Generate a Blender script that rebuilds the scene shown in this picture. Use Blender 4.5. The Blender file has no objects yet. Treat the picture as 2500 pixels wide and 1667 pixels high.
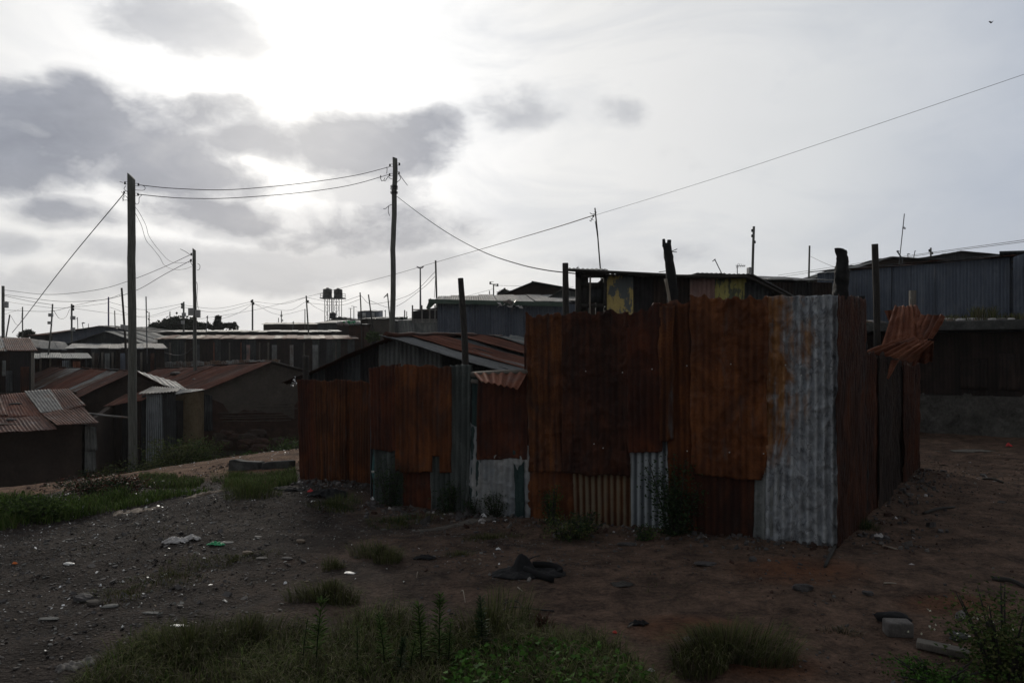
import bpy, math, random
import numpy as np
from mathutils import Vector
R = math.radians
random.seed(7)
C = bpy.context.scene.collection
# ------------------------------------------------------------------ camera, sky, sun, exposure
F, CX, CY, EYE = 1800.0, 1250.0, 833.5, 2.0          # focal length in photo pixels, principal point, eye height (m)
sc = bpy.context.scene
cam = bpy.data.cameras.new('camera'); camo = bpy.data.objects.new('camera', cam); C.objects.link(camo)
cam.sensor_width = 36; cam.lens = 36 * F / 2500; cam.clip_start = 0.05; cam.clip_end = 3000
camo.location = (0, 0, EYE); camo.rotation_euler = (R(90), 0, 0)
sc.camera = camo
sc.view_settings.view_transform = 'Standard'; sc.view_settings.look = 'None'
sc.view_settings.exposure = 0.0; sc.view_settings.gamma = 1.0
SUN_AZ, SUN_EL = math.atan((730 - CX) / F), R(17.5)
sun_dir = Vector((math.sin(SUN_AZ) * math.cos(SUN_EL), math.cos(SUN_AZ) * math.cos(SUN_EL), math.sin(SUN_EL)))
sl = bpy.data.lights.new('sun', 'SUN'); sl.energy = 1.3; sl.angle = R(10); sl.color = (1, 0.93, 0.82)
so = bpy.data.objects.new('sun', sl); C.objects.link(so)
so.rotation_euler = sun_dir.to_track_quat('Z', 'Y').to_euler()

class N:
    """tiny node helper: n(type, props, Input=value|socket)"""
    def __init__(s, tree): s.t = tree
    def __call__(s, typ, props=None, out=0, **ins):
        nd = s.t.nodes.new('ShaderNode' + typ)
        for k, v in (props or {}).items(): setattr(nd, k, v)
        for k, v in ins.items():
            key = int(k[1:]) if k[0] == 'i' and k[1:].isdigit() else k.replace('_', ' ')
            sk = nd.inputs[key]
            if isinstance(v, bpy.types.NodeSocket): s.t.links.new(v, sk)
            else: sk.default_value = v
        return nd.outputs[out]
    def math(s, op, a, b=0.0, c=0.0):
        nd = s.t.nodes.new('ShaderNodeMath'); nd.operation = op
        for i, v in enumerate((a, b, c)):
            if isinstance(v, bpy.types.NodeSocket): s.t.links.new(v, nd.inputs[i])
            else: nd.inputs[i].default_value = v
        return nd.outputs[0]
    def ramp(s, fac, stops, interp='LINEAR'):
        nd = s.t.nodes.new('ShaderNodeValToRGB'); cr = nd.color_ramp; cr.interpolation = interp
        while len(cr.elements) < len(stops): cr.elements.new(0.5)
        for e, (p, c) in zip(cr.elements, stops):
            e.position = p; e.color = (c, c, c, 1) if isinstance(c, (int, float)) else (*c[:3], 1)
        s.t.links.new(fac, nd.inputs[0]); return nd.outputs[0]
    def mix(s, f, a, b, mode='MIX'):
        nd = s.t.nodes.new('ShaderNodeMix'); nd.data_type = 'RGBA'; nd.blend_type = mode
        for i, v in ((0, f), (6, a), (7, b)):
            if isinstance(v, bpy.types.NodeSocket): s.t.links.new(v, nd.inputs[i])
            else: nd.inputs[i].default_value = v if i == 0 else (*v[:3], 1)
        return nd.outputs[2]
    def map(s, vec, scale=(1, 1, 1), loc=(0, 0, 0)):
        return s('Mapping', Vector=vec, Scale=scale, Location=loc)
    def noise(s, vec, scale, detail=5, rough=0.55, dist=0.0):
        return s('TexNoise', Vector=vec, Scale=scale, Detail=detail, Roughness=rough, Distortion=dist)

def build_world():
    w = bpy.data.worlds.new('World'); sc.world = w; w.use_nodes = True
    t = w.node_tree; t.nodes.clear(); n = N(t)
    d = n('TexCoord')                                   # Generated: direction into the sky
    dn = n('VectorMath', {'operation': 'NORMALIZE'}, i0=d)
    sp = t.nodes.new('ShaderNodeSeparateXYZ'); t.links.new(dn, sp.inputs[0])
    az = n.math('ARCTAN2', sp.outputs[0], sp.outputs[1]); el = n.math('ARCSINE', sp.outputs[2])
    dot = n('VectorMath', {'operation': 'DOT_PRODUCT'}, out=1, i0=dn, i1=tuple(sun_dir))
    th = n.math('DIVIDE', n.math('ARCCOSINE', n.math('MINIMUM', dot, 0.99999)), math.pi)
    base = n.ramp(th, [(0.0, (1.5, 1.48, 1.42)), (0.055, (1.16, 1.16, 1.15)), (0.09, (.98, .98, .975)), (0.11, (.91, .91, .90)), (0.15, (.83, .832, .83)),
                       (0.21, (.71, .73, .75)), (0.275, (.49, .535, .615)), (0.36, (.36, .385, .42)), (0.5, (.27, .285, .30)),
                       (1.0, (.18, .188, .195))])
    # lighter creamy band towards the horizon
    hz = n.ramp(el, [(0.0, 1.0), (0.16, 0.0)])
    base = n.mix(n.math('MULTIPLY', hz, 0.45), base, n.mix(0.5, base, (.80, .78, .72)))
    cc = n('CombineXYZ', X=az, Y=el, Z=0.0)
    wisp = n.noise(n.map(cc, (5, 11, 1), (3.1, 1.7, 0)), 1.0, 7, 0.6, 0.6)
    base = n.mix(n.math('MULTIPLY', n.ramp(wisp, [(0.35, 0.0), (0.72, 1.0)]), 0.12), base, (1.0, 1.0, 1.0))
    wisp2 = n.noise(n.map(cc, (3, 9, 1), (7.7, 4.2, 0)), 1.0, 6, 0.62, 0.8)
    base = n.mix(n.math('MULTIPLY', n.ramp(wisp2, [(0.45, 0.0), (0.68, 1.0)]), 0.30), base, (.42, .47, .56))
    # clouds: soft masses at directions in the sky, outline broken up by noise
    wn = n('TexNoise', out=1, Vector=n.map(cc, (1, 1.35, 1), (1.3, 5.2, 0)), Scale=4.5, Detail=4.0, Roughness=0.55)
    wv = n('VectorMath', {'operation': 'MULTIPLY_ADD'}, i0=wn, i1=(.10, .05, 0), i2=(-.05, -.025, 0))
    cw = n('VectorMath', {'operation': 'ADD'}, i0=cc, i1=wv)
    s2 = t.nodes.new('ShaderNodeSeparateXYZ'); t.links.new(cw, s2.inputs[0])
    def ang(u, v): return math.atan((u - CX) / F), math.atan((CY - v) / math.hypot(F, u - CX))
    LIGHT = [(455, 55, 215, 72, 1), (565, 95, 110, 52, .9), (890, 450, 170, 50, .9), (900, 560, 280, 92, 1), (930, 640, 260, 50, 1), (620, 655, 310, 56, 1), (250, 690, 300, 34, .8),
             (540, 522, 230, 55, 1), (190, 535, 170, 36, 1), (1265, 268, 115, 56, .6), (1510, 275, 65, 34, .5), (40, 605, 100, 28, .8), (1650, 612, 80, 30, .42), (1480, 640, 130, 24, .5), (340, 620, 240, 30, .6)]
    def blobs(lst):
        fld = None
        for (u, v, wu, hv, st) in lst:
            a, e = ang(u, v); k = math.cos(a) ** 2
            dx = n.math('MULTIPLY_ADD', s2.outputs[0], F / wu / k, -a * F / wu / k)
            dy = n.math('MULTIPLY_ADD', s2.outputs[1], F / hv, -e * F / hv)
            r2 = n.math('MULTIPLY_ADD', dx, dx, n.math('MULTIPLY', dy, dy))
            val = n.math('MULTIPLY', n.math('MAXIMUM', n.math('SUBTRACT', 1.25, r2), -1.0), st)
            if fld is None: fld = val
            else:
                fld = n.math('SMOOTH_MAX', fld, val, 0.25)
        return fld
    det = n.noise(n.map(cc, (1, 1.9, 1)), 7.0, 8, 0.55, 0.3)
    fine = n.noise(n.map(cc, (1, 1.7, 1), (4, 4, 0)), 21.0, 6, .62, .6)
    bil = n.math('ABSOLUTE', n.math('SUBTRACT', n.noise(n.map(cc, (1, 1.5, 1), (2, 7, 0)), 11.0, 5, .6, .4), .5))
    detc = n.math('ADD', n.math('MULTIPLY_ADD', det, 1.7, -0.80), n.math('ADD', n.math('MULTIPLY_ADD', fine, .9, -.45), n.math('MULTIPLY_ADD', bil, -1.4, .14)))
    dark = blobs([(300, 335, 330, 105, 1), (70, 400, 230, 75, 1), (240, 240, 120, 60, .9), (450, 430, 240, 62, 1), (590, 335, 200, 50, .9), (500, 270, 150, 45, .8),
                  (540, 522, 200, 42, .92), (190, 535, 150, 28, .8), (890, 360, 235, 72, .95), (1040, 330, 110, 60, .8),
                  (900, 560, 270, 82, .7),
                  # cloud masses outside the picture, round the rest of the sky
                  (-900, 300, 500, 160, .8), (-500, 600, 500, 60, .6), (3600, 300, 700, 160, .6)])
    light = blobs(LIGHT); cov2 = n.math('MULTIPLY', n.ramp(n.math('ADD', light, detc), [(0.0, 0.0), (0.34, 0.24), (0.68, 0.72), (1.0, 1.0)]), .62)
    fld = n.math('ADD', dark, detc)
    cov = n.ramp(fld, [(0.0, 0.0), (0.34, 0.24), (0.68, 0.72), (1.0, 1.0)])
    cov = n.math('SMOOTH_MAX', cov, cov2, 0.1)
    inner = n.noise(n.map(cc, (1, 2.2, 1), (9, 2, 0)), 5.0, 6, 0.55)
    inner = n.math('ADD', n.math('MULTIPLY', inner, .6), n.math('ADD', n.math('MULTIPLY', fine, .3), n.math('MULTIPLY', bil, .35)))
    ccol = n.ramp(inner, [(0.32, (.225, .25, .31)), (0.5, (.30, .325, .39)), (0.70, (.46, .475, .515))])
    glow = n.ramp(th, [(0.0, .50), (0.03, .30), (0.055, 0.06), (0.085, 0.0)])
    ccol = n.mix(glow, ccol, (.90, .90, .89))
    # low clouds towards the horizon are paler
    ccol = n.mix(n.ramp(el, [(0.02, .45), (0.2, 0.0)]), ccol, (.60, .60, .59))
    col = n.mix(n.math('MULTIPLY', cov, 0.93), base, ccol)
    sky = n('TexSky', {'sky_type': 'NISHITA', 'sun_disc': False, 'sun_elevation': SUN_EL, 'sun_rotation': SUN_AZ, 'dust_density': 3.0})
    final = n('VectorMath', {'operation': 'MULTIPLY_ADD'}, i0=col, i1=(9.6, 9.6, 9.6),
              i2=n('VectorMath', {'operation': 'SCALE'}, i0=sky, Scale=0.012))
    bg = n('Background', Color=final, Strength=0.1)
    o = t.nodes.new('ShaderNodeOutputWorld'); t.links.new(bg, o.inputs[0])
build_world()

# ------------------------------------------------------------------ helpers
def V(*a): return np.array(a, float)
def P(u, v, Y): return V((u - CX) / F * Y, Y, EYE - (v - CY) / F * Y)
def _h(ix, iy, s):
    n = (ix.astype(np.int64) * 374761393 + iy.astype(np.int64) * 668265263 + int(s) * 974634777) & 0xffffffff
    n = ((n ^ (n >> 13)) * 1274126177) & 0xffffffff
    n = (n ^ (n >> 16)) & 0xffffffff
    return n / 4294967295.0
def vn(x, y, s=0):
    x = np.asarray(x, float); y = np.asarray(y, float)
    ix = np.floor(x); iy = np.floor(y); fx = x - ix; fy = y - iy
    fx = fx * fx * (3 - 2 * fx); fy = fy * fy * (3 - 2 * fy)
    a = _h(ix, iy, s); b = _h(ix + 1, iy, s); c = _h(ix, iy + 1, s); d = _h(ix + 1, iy + 1, s)
    return (a * (1 - fx) + b * fx) * (1 - fy) + (c * (1 - fx) + d * fx) * fy
def fbm(x, y, o=4, s=0):
    t = 0; a = 0.5; x = np.asarray(x, float); y = np.asarray(y, float)
    for i in range(o):
        t = t + a * (vn(x, y, s + i * 17) - 0.5); a *= 0.5; x = x * 2.03 + 11.3; y = y * 2.03 + 5.7
    return t                                              # about -0.5 .. 0.5
WLOC = {}
def tag(o, label=None, cat=None, group=None, kind=None):
    if label: o['label'] = label
    if cat: o['category'] = cat
    if group: o['group'] = group
    if kind: o['kind'] = kind
    return o
def thing(name, label, cat, loc, group=None):
    o = bpy.data.objects.new(name, None); C.objects.link(o); o.location = tuple(float(q) for q in loc); o.empty_display_size = 0.2
    WLOC[o.name] = V(*loc); return tag(o, label, cat, group)
class MB:
    def __init__(s): s.v = []; s.f = []; s.m = []; s.uv = []; s.n = 0
    def add(s, vs, fs, uvs=None, mi=0):
        vs = np.asarray(vs, float)
        if uvs is None: uvs = np.stack([vs[:, 0] + vs[:, 1], vs[:, 2]], 1)
        s.v.append(vs); s.uv.append(np.asarray(uvs, float))
        if isinstance(fs, np.ndarray): s.f += (fs + s.n).tolist()
        else: s.f += [[i + s.n for i in q] for q in fs]
        s.m += list(mi) if hasattr(mi, '__len__') else [mi] * len(fs)
        s.n += len(vs)
    def build(s, name, mats, parent=None, smooth=True, solid=0.0, loc=None, bevel=0.0):
        vs = np.concatenate(s.v); org = WLOC[parent.name] if parent else (V(*loc) if loc is not None else V(0, 0, 0))
        me = bpy.data.meshes.new(name); me.from_pydata((vs - org).tolist(), [], s.f)
        for mt in (mats if isinstance(mats, (list, tuple)) else [mats]): me.materials.append(mt)
        me.polygons.foreach_set('material_index', s.m)
        me.polygons.foreach_set('use_smooth', [smooth] * len(s.f))
        uvs = np.concatenate(s.uv); li = np.empty(len(me.loops), np.int32); me.loops.foreach_get('vertex_index', li)
        ul = me.uv_layers.new(name='UVMap'); ul.data.foreach_set('uv', uvs[li].astype(np.float32).ravel())
        me.update()
        o = bpy.data.objects.new(name, me); C.objects.link(o)
        if parent:
            o.parent = parent; WLOC[o.name] = org
        else:
            o.location = tuple(org); WLOC[o.name] = org
        if solid:
            md = o.modifiers.new('thickness', 'SOLIDIFY'); md.thickness = solid; md.offset = 0
        if bevel:
            md = o.modifiers.new('bevel', 'BEVEL'); md.width = bevel; md.segments = 2; md.limit_method = 'ANGLE'
        return o
def nrm(a): return a / (np.linalg.norm(a) + 1e-12)
SEED = [0]
def sheet(mb, c00, c10, c11, c01, pitch=.076, amp=.009, n=None, rows=None, dent=.012, rag=(.0, .0), seed=None, mi=0, nseg=6, uv0=None, cut=None, crumple=0.0, bow=0.0, sag=0.0):
    """a corrugated sheet between four corners; ridges run from the bottom edge (c00,c10) to the top edge (c01,c11)"""
    if seed is None: SEED[0] += 1; seed = SEED[0]
    c00, c10, c11, c01 = map(np.asarray, (c00, c10, c11, c01))
    W = (np.linalg.norm(c10 - c00) + np.linalg.norm(c11 - c01)) / 2; H = (np.linalg.norm(c01 - c00) + np.linalg.norm(c11 - c10)) / 2
    if n is None: n = max(1, W / pitch)
    cols = max(3, int(n * nseg) + 1)
    if rows is None: rows = max(4, int(H / .09))
    S, T = np.meshgrid(np.linspace(0, 1, cols), np.linspace(0, 1, rows + 1))
    up = (c01 + c11 - c00 - c10) / 2; nr = nrm(np.cross(c10 + c11 - c00 - c01, up)); upn = nrm(up)
    Pt = ((1 - S) * (1 - T))[..., None] * c00 + (S * (1 - T))[..., None] * c10 + (S * T)[..., None] * c11 + ((1 - S) * T)[..., None] * c01
    flat = 1 - 0.55 * np.clip(fbm(S * W * 1.3 + seed, T * H * .9, 3, seed) * 3, 0, 1)
    ph = 0.5 * fbm(T * H * 1.5, S * 0 + seed, 2, seed + 3)
    d = amp * flat * np.sin(2 * math.pi * (n * S + ph * .4)) + dent * 2 * fbm(S * W * 2.2 + seed * 3, T * H * 1.6, 4, seed + 5)
    if crumple:
        wx = .5 * fbm(S * W * 3, T * H * 3, 2, seed)
        q = np.abs(fbm(S * W * 4.5 + seed + wx, T * H * 3.4 + wx, 3, seed + 9)) ** .8 * 2; q2 = np.abs(fbm(S * W * 12 + seed, T * H * 9 + wx * 4, 3, seed + 4)) ** .8 * 2
        d = d + crumple * ((0.5 - q) * 1.2 + (0.5 - q2) * .55)
    d = d + bow * np.sin(math.pi * S) * T
    Pt = Pt + d[..., None] * nr
    sp = S * W * 6
    if rag[0]: Pt = Pt + (rag[0] * 2 * fbm(sp, sp * 0, 4, seed + 21) * (1 - T) ** 3)[..., None] * upn
    if rag[1]: Pt = Pt + (rag[1] * 2 * (fbm(sp * 1.6, sp * 0, 4, seed + 31) * 1.3 - .25 * np.abs(np.sin(math.pi * n * S * .5))) * T ** 3)[..., None] * upn
    if rag[0] or rag[1]:
        rt = nrm(c10 - c00); e = np.abs(S * 2 - 1) ** 8 * np.sign(S - .5)
        Pt = Pt + (0.35 * max(rag) * (fbm(T * H * 5, S * 0 + np.sign(S - .5), 3, seed + 41)) * e * 2)[..., None] * rt
    if sag: Pt[..., 2] -= sag * np.sin(math.pi * S)
    if uv0 is None: uv0 = (round((seed * 7.31 % 50) / .076) * .076, seed * 3.77 % 50)
    uv = np.stack([S * n * .076 + uv0[0], T * H + uv0[1]], -1).reshape(-1, 2)
    idx = np.arange(cols * (rows + 1)).reshape(rows + 1, cols)
    fs = np.stack([idx[:-1, :-1], idx[:-1, 1:], idx[1:, 1:], idx[1:, :-1]], -1).reshape(-1, 4)
    if cut is not None:
        sm = ((S[:-1, :-1] + S[1:, 1:]) / 2).ravel(); tm = ((T[:-1, :-1] + T[1:, 1:]) / 2).ravel()
        fs = fs[~cut(sm, tm)]
    mb.add(Pt.reshape(-1, 3), fs, uv, mi)
def strips(mb, a0, b0, a1, b1, k, nm, seed=0, jit=.015, rag=.02, **kw):
    """a surface from a0-b0 (bottom edge) to a1-b1 (top edge) made of k overlapping sheets side by side; material index random of nm"""
    rs = random.Random(seed * 31 + 5)
    a0, b0, a1, b1 = map(np.asarray, (a0, b0, a1, b1))
    cuts = [0] + sorted((i + rs.uniform(-.25, .25)) / k for i in range(1, k)) + [1]
    nr = nrm(np.cross(b0 - a0, a1 - a0)); upn = nrm(a1 - a0)
    last = -1
    for i in range(k):
        s0, s1 = cuts[i], cuts[i + 1] + (.02 / k if i < k - 1 else 0)
        off = nr * (jit * (i % 2) + rs.uniform(0, jit)); e0 = upn * rs.uniform(-rag, rag) ; e1 = upn * rs.uniform(-rag, rag) * .5
        m = rs.randrange(nm)
        if m == last and nm > 1: m = rs.randrange(nm)
        last = m
        sheet(mb, a0 + (b0 - a0) * s0 + off + e0, a0 + (b0 - a0) * s1 + off + e0, a1 + (b1 - a1) * s1 + off + e1, a1 + (b1 - a1) * s0 + off + e1, mi=m, rag=(rag, rag * .5), **kw)
def slab(mb, pts, off, mi=0):
    """polygon pts pushed by vector off: a solid plate"""
    pts = np.asarray(pts, float); k = len(pts); vs = np.concatenate([pts, pts + np.asarray(off)])
    fs = [list(range(k)), list(range(2 * k - 1, k - 1, -1))] + [[i, i + k, (i + 1) % k + k, (i + 1) % k] for i in range(k)]
    dx = nrm(pts[1] - pts[0]); uv = np.stack([vs @ dx, vs[:, 2]], 1)
    mb.add(vs, fs, uv, mi)
def box(mb, c, s, rot=0.0, mi=0, tilt=0.0):
    c = np.asarray(c, float); sx, sy, sz = [q / 2 for q in s]
    vs = np.array([[x, y, z] for z in (-sz, sz) for (x, y) in ((-sx, -sy), (sx, -sy), (sx, sy), (-sx, sy))])
    if tilt:
        ct, st = math.cos(tilt), math.sin(tilt); vs = np.stack([vs[:, 0] * ct + vs[:, 2] * st, vs[:, 1], -vs[:, 0] * st + vs[:, 2] * ct], 1)
    cr, sr = math.cos(rot), math.sin(rot); vs = np.stack([vs[:, 0] * cr - vs[:, 1] * sr, vs[:, 0] * sr + vs[:, 1] * cr, vs[:, 2]], 1) + c
    mb.add(vs, [[3, 2, 1, 0], [4, 5, 6, 7], [0, 1, 5, 4], [1, 2, 6, 5], [2, 3, 7, 6], [3, 0, 4, 7]], None, mi)
def tube(mb, pts, rad, ns=8, mi=0, rough=0.0, seed=0, cap=True, ycut=0.0, flat=1.0):
    pts = np.asarray(pts, float); k = len(pts)
    rad = np.full(k, rad, float) if np.isscalar(rad) else np.asarray(rad, float)
    tg = np.gradient(pts, axis=0); tg = tg / (np.linalg.norm(tg, axis=1)[:, None] + 1e-12)
    ref = V(0, 1, 0) if abs(tg[0][1]) < .8 else V(0, 0, 1)
    vs = []; uv = []; L = np.concatenate([[0], np.cumsum(np.linalg.norm(np.diff(pts, axis=0), axis=1))])
    an = np.arange(ns) / ns * 2 * math.pi
    for i in range(k):
        a = nrm(np.cross(tg[i], ref)); b = np.cross(a, tg[i])
        r = rad[i] * (1 + rough * 2 * fbm(an * 1.2 + seed, an * 0 + L[i] * 6 + seed, 3, seed) + (rough * .9 * fbm(an * 2.6 + seed, an * 0 + L[i] * 34, 3, seed + 2) if rough > .3 else 0))
        vs.append(pts[i] + (np.cos(an) * r)[:, None] * a + (np.sin(an) * r * flat)[:, None] * b)
        uv.append(np.stack([an * rad[i] + seed, np.full(ns, L[i])], 1))
    if ycut: vs[-1] = vs[-1] + (np.cos(an) * ycut)[:, None] * tg[-1]
    vs = np.concatenate(vs); uv = np.concatenate(uv)
    fs = [[i * ns + j, i * ns + (j + 1) % ns, (i + 1) * ns + (j + 1) % ns, (i + 1) * ns + j] for i in range(k - 1) for j in range(ns)]
    if cap: fs += [list(range(ns))[::-1], [(k - 1) * ns + j for j in range(ns)]]
    mb.add(vs, fs, uv, mi)
def smooth_path(pts, sub=8):
    pts = [np.asarray(p, float) for p in pts]
    if len(pts) == 2: return pts
    q = [2 * pts[0] - pts[1]] + pts + [2 * pts[-1] - pts[-2]]; out = []
    for i in range(1, len(q) - 2):
        for j in range(sub):
            t = j / sub
            out.append(.5 * ((2 * q[i]) + (-q[i - 1] + q[i + 1]) * t + (2 * q[i - 1] - 5 * q[i] + 4 * q[i + 1] - q[i + 2]) * t * t + (-q[i - 1] + 3 * q[i] - 3 * q[i + 1] + q[i + 2]) * t ** 3))
    out.append(pts[-1]); return out
def rock(mb, c, s, seed=0, mi=0, ang=0.0, nu=12, nvv=7, amp=.35):
    vs = []; uv = []
    for j in range(nvv + 1):
        ph = math.pi * j / nvv
        for i in range(nu):
            a = 2 * math.pi * i / nu; d = V(math.cos(a) * math.sin(ph), math.sin(a) * math.sin(ph), math.cos(ph))
            d = np.sign(d) * np.abs(d) ** .75
            r = 1 + amp * 2 * float(fbm(d[0] * 1.3 + seed * 3.1 + d[2], d[1] * 1.3 + seed + d[2] * .7, 3, seed))
            x, y, z = d * r * np.asarray(s) / 2
            vs.append(V(x * math.cos(ang) - y * math.sin(ang), x * math.sin(ang) + y * math.cos(ang), z) + c); uv.append((i / nu, j / nvv))
    fs = [[j * nu + i, (j + 1) * nu + i, (j + 1) * nu + (i + 1) % nu, j * nu + (i + 1) % nu] for j in range(nvv) for i in range(nu)]
    mb.add(vs, fs, uv, mi)
def blades(mb, base, h, w, lean, rng, mi=0, dirs=None):
    """grass blades: base Nx3, arrays h, w, lean (how far the tip bends over)"""
    n = len(base); az = rng.uniform(0, 2 * math.pi, n) if dirs is None else dirs
    L = np.stack([np.cos(az), np.sin(az), np.zeros(n)], 1); az2 = az + rng.uniform(.8, 2.3, n)
    Wd = np.stack([np.cos(az2), np.sin(az2), np.zeros(n)], 1) * (w / 2)[:, None]
    up = V(0, 0, 1); b = base
    h_ = h[:, None]; l_ = lean[:, None]
    p1 = b + up * h_ * .5 + L * l_ * h_ * .16; p2 = b + up * h_ * .83 + L * l_ * h_ * .5; p3 = b + up * h_ * (1 - .22 * l_) + L * l_ * h_ * .95
    vs = np.stack([b - Wd, b + Wd, p1 - Wd * .9, p1 + Wd * .9, p2 - Wd * .6, p2 + Wd * .6, p3], 1).reshape(-1, 3)
    o = (np.arange(n) * 7)[:, None]
    fs = (o + [0, 1, 3, 2]).tolist() + (o + [2, 3, 5, 4]).tolist() + (o + [4, 5, 6]).tolist()
    r = np.repeat(rng.uniform(0, 1, n), 7); hh = np.tile([0, 0, .5, .5, .8, .8, 1], n)
    mi_ = mi if np.isscalar(mi) else np.tile(mi, 3)
    mb.add(vs, fs, np.stack([r, hh], 1), mi_ if np.isscalar(mi_) else mi_.tolist())
def leaves(mb, cen, size, rng, aspect=.5, up=.3, mi=0):
    n = len(cen); size = np.broadcast_to(size, (n,))
    a = rng.normal(size=(n, 3)); a /= np.linalg.norm(a, axis=1)[:, None]; a[:, 2] = a[:, 2] * .6 + .15
    b = rng.normal(size=(n, 3)); b[:, 2] *= (1 - up); b = b - (b * a).sum(1)[:, None] * a / (a * a).sum(1)[:, None]; b /= np.linalg.norm(b, axis=1)[:, None]
    a = a * size[:, None]; b = b * size[:, None] * aspect / 2; c = np.cross(a, b); c = c / (np.linalg.norm(c, axis=1)[:, None] + 1e-9) * size[:, None] * .12
    vs = np.stack([cen, cen + a * .45 + b + c, cen + a, cen + a * .45 - b + c], 1).reshape(-1, 3)
    fs = (np.arange(n) * 4)[:, None] + [0, 1, 2, 3]
    r = np.repeat(rng.uniform(0, 1, n), 4)
    mb.add(vs, fs, np.stack([r, np.tile([0, .5, 1, .5], n)], 1), mi)

# ------------------------------------------------------------------ materials
MAT = {}
def newmat(name):
    m = bpy.data.materials.new(name); m.use_nodes = True; t = m.node_tree; t.nodes.clear(); MAT[name] = m
    return m, N(t)
def finish(m, n, col, rough=.7, metal=0.0, bump=None, bstr=.3, bdist=.01, spec=.5, trans=0.0):
    b = n.t.nodes.new('ShaderNodeBsdfPrincipled')
    for k, v in (('Base Color', col), ('Roughness', rough), ('Metallic', metal), ('Specular IOR Level', spec)):
        if isinstance(v, bpy.types.NodeSocket): n.t.links.new(v, b.inputs[k])
        else: b.inputs[k].default_value = (*v[:3], 1) if k == 'Base Color' else v
    if bump is not None:
        bo = n('Bump', Strength=bstr, Distance=bdist, Height=bump); n.t.links.new(bo, b.inputs['Normal'])
    sh = b.outputs[0]
    if trans:
        tr = n('BsdfTranslucent', Color=col if isinstance(col, bpy.types.NodeSocket) else (*col, 1)); sh = n('MixShader', Fac=trans, i1=sh, i2=tr)
    o = n.t.nodes.new('ShaderNodeOutputMaterial'); n.t.links.new(sh, o.inputs[0]); return m
def tin(name, dark, mid, light, galv=None, gamt=0.0, rough=.62, metal=0.0, streak=.5, gsp=.05, sp_=.12, rib=None, ribf=.10):
    rough = max(rough, .66)
    m, n = newmat(name); uv = n('UVMap')
    st = n.noise(n.map(uv, (13, .55, 1)), 1.0, 4, .6); bl = n.noise(n.map(uv, (1.6, 1.0, 1)), 1.5, 8, .65, .4); fi = n.noise(uv, 45, 4, .6)
    f = n.math('ADD', n.math('MULTIPLY', st, streak * .85), n.math('ADD', n.math('MULTIPLY', bl, 1 - streak * .85 - .18), n.math('MULTIPLY', fi, .18)))
    col = n.ramp(f, [(.39, dark), (.5, mid), (.62, light)])
    lo_ = n.noise(n.map(uv, (2.6, 1.5, 1), (8, 5, 0)), 1.0, 6, .62, .8); col = n.mix(n.math('MULTIPLY', n.ramp(lo_, [(.42, 0.0), (.60, 1.0)]), .78), col, tuple(q * 1.2 for q in dark))
    gy_ = n.noise(n.map(uv, (5, 1.6, 1), (3, 6, 0)), 1.0, 7, .68, .6); col = n.mix(n.math('MULTIPLY', n.ramp(gy_, [(.54, 0.0), (.68, 1.0)]), .35), col, tuple(sum(mid) / 3 * 1.25 for q in mid))
    # pale scuffs and dark tar-like spots
    sc_ = n.noise(n.map(uv, (22, 2.2, 1), (5, 3, 0)), 1.0, 6, .7); col = n.mix(n.math('MULTIPLY', n.ramp(sc_, [(.63, 0.0), (.76, 1.0)]), .35), col, tuple(min(1, q * 1.8 + .02) for q in light))
    dk = n.noise(n.map(uv, (5, 4, 1), (2, 9, 0)), 1.0, 7, .7); col = n.mix(n.math('MULTIPLY', n.ramp(dk, [(.6, 0.0), (.72, 1.0)]), .6), col, tuple(q * .35 for q in dark))
    if galv:
        gm = n.noise(n.map(uv, (2.4, .8, 1), (7, 1, 0)), 1.0, 8, .62, .5)
        gf = n.math('ADD', n.math('MULTIPLY', gm, .8), n.math('MULTIPLY', st, .2))
        gv = n.noise(n.map(uv, (8, 5, 1)), 1.0, 6, .65)
        gc = n.ramp(gv, [(.3, tuple(q * .55 for q in galv)), (.55, galv), (.75, tuple(min(1, q * 1.35) for q in galv))])
        th = .72 - .44 * gamt
        mk = n.ramp(gf, [(th - gsp, 0.0), (th + gsp, 1.0)]); col = n.mix(mk, col, gc)
    sx = n.t.nodes.new('ShaderNodeSeparateXYZ'); n.t.links.new(uv, sx.inputs[0])   # rib shading painted into the colour: paler crowns, partly rubbed wear
    cr_ = n.math('SINE', n.math('MULTIPLY', sx.outputs[0], 2 * math.pi / .076)); rib_tone = n.math('MULTIPLY', n.ramp(n.math('ADD', n.math('MULTIPLY', cr_, .35), n.math('MULTIPLY', bl, 1.3)), [(.5, 0.0), (1.0, 1.0)]), ribf)
    col = n.mix(rib_tone, col, rib or tuple(min(1, q * 1.35 + .006) for q in light))
    vl = n.ramp(cr_, [(.0, 1.0), (.9, 0.0)]); col = n.mix(n.math('MULTIPLY', n.ramp(n.math('MULTIPLY_ADD', cr_, -.5, .5), [(.55, 0.0), (1.0, 1.0)]), ribf * .9), col, tuple(q * .8 for q in dark))  # valleys darkened in the colour so the ribs read in even light
    ro = n.ramp(bl, [(.3, rough - .12), (.7, min(1, rough + .15))])
    return finish(m, n, col, ro, metal, n.math('ADD', n.math('MULTIPLY', fi, .6), n.math('ADD', bl, n.math('MULTIPLY', st, .5))), .7, .022, sp_)
RD, RM, RL = (.026, .0085, .004), (.085, .026, .009), (.17, .056, .016)
tin('rust_brown', RD, RM, RL)
tin('rust_maroon', (.020, .007, .005), (.062, .018, .009), (.115, .033, .013))
tin('rust_orange', (.038, .012, .005), (.115, .037, .012), (.20, .072, .024))
tin('rust_bright', (.07, .022, .012), (.17, .062, .034), (.29, .13, .08), streak=.7)
tin('rust_dark', (.012, .005, .004), (.045, .015, .008), (.085, .029, .013))
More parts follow.
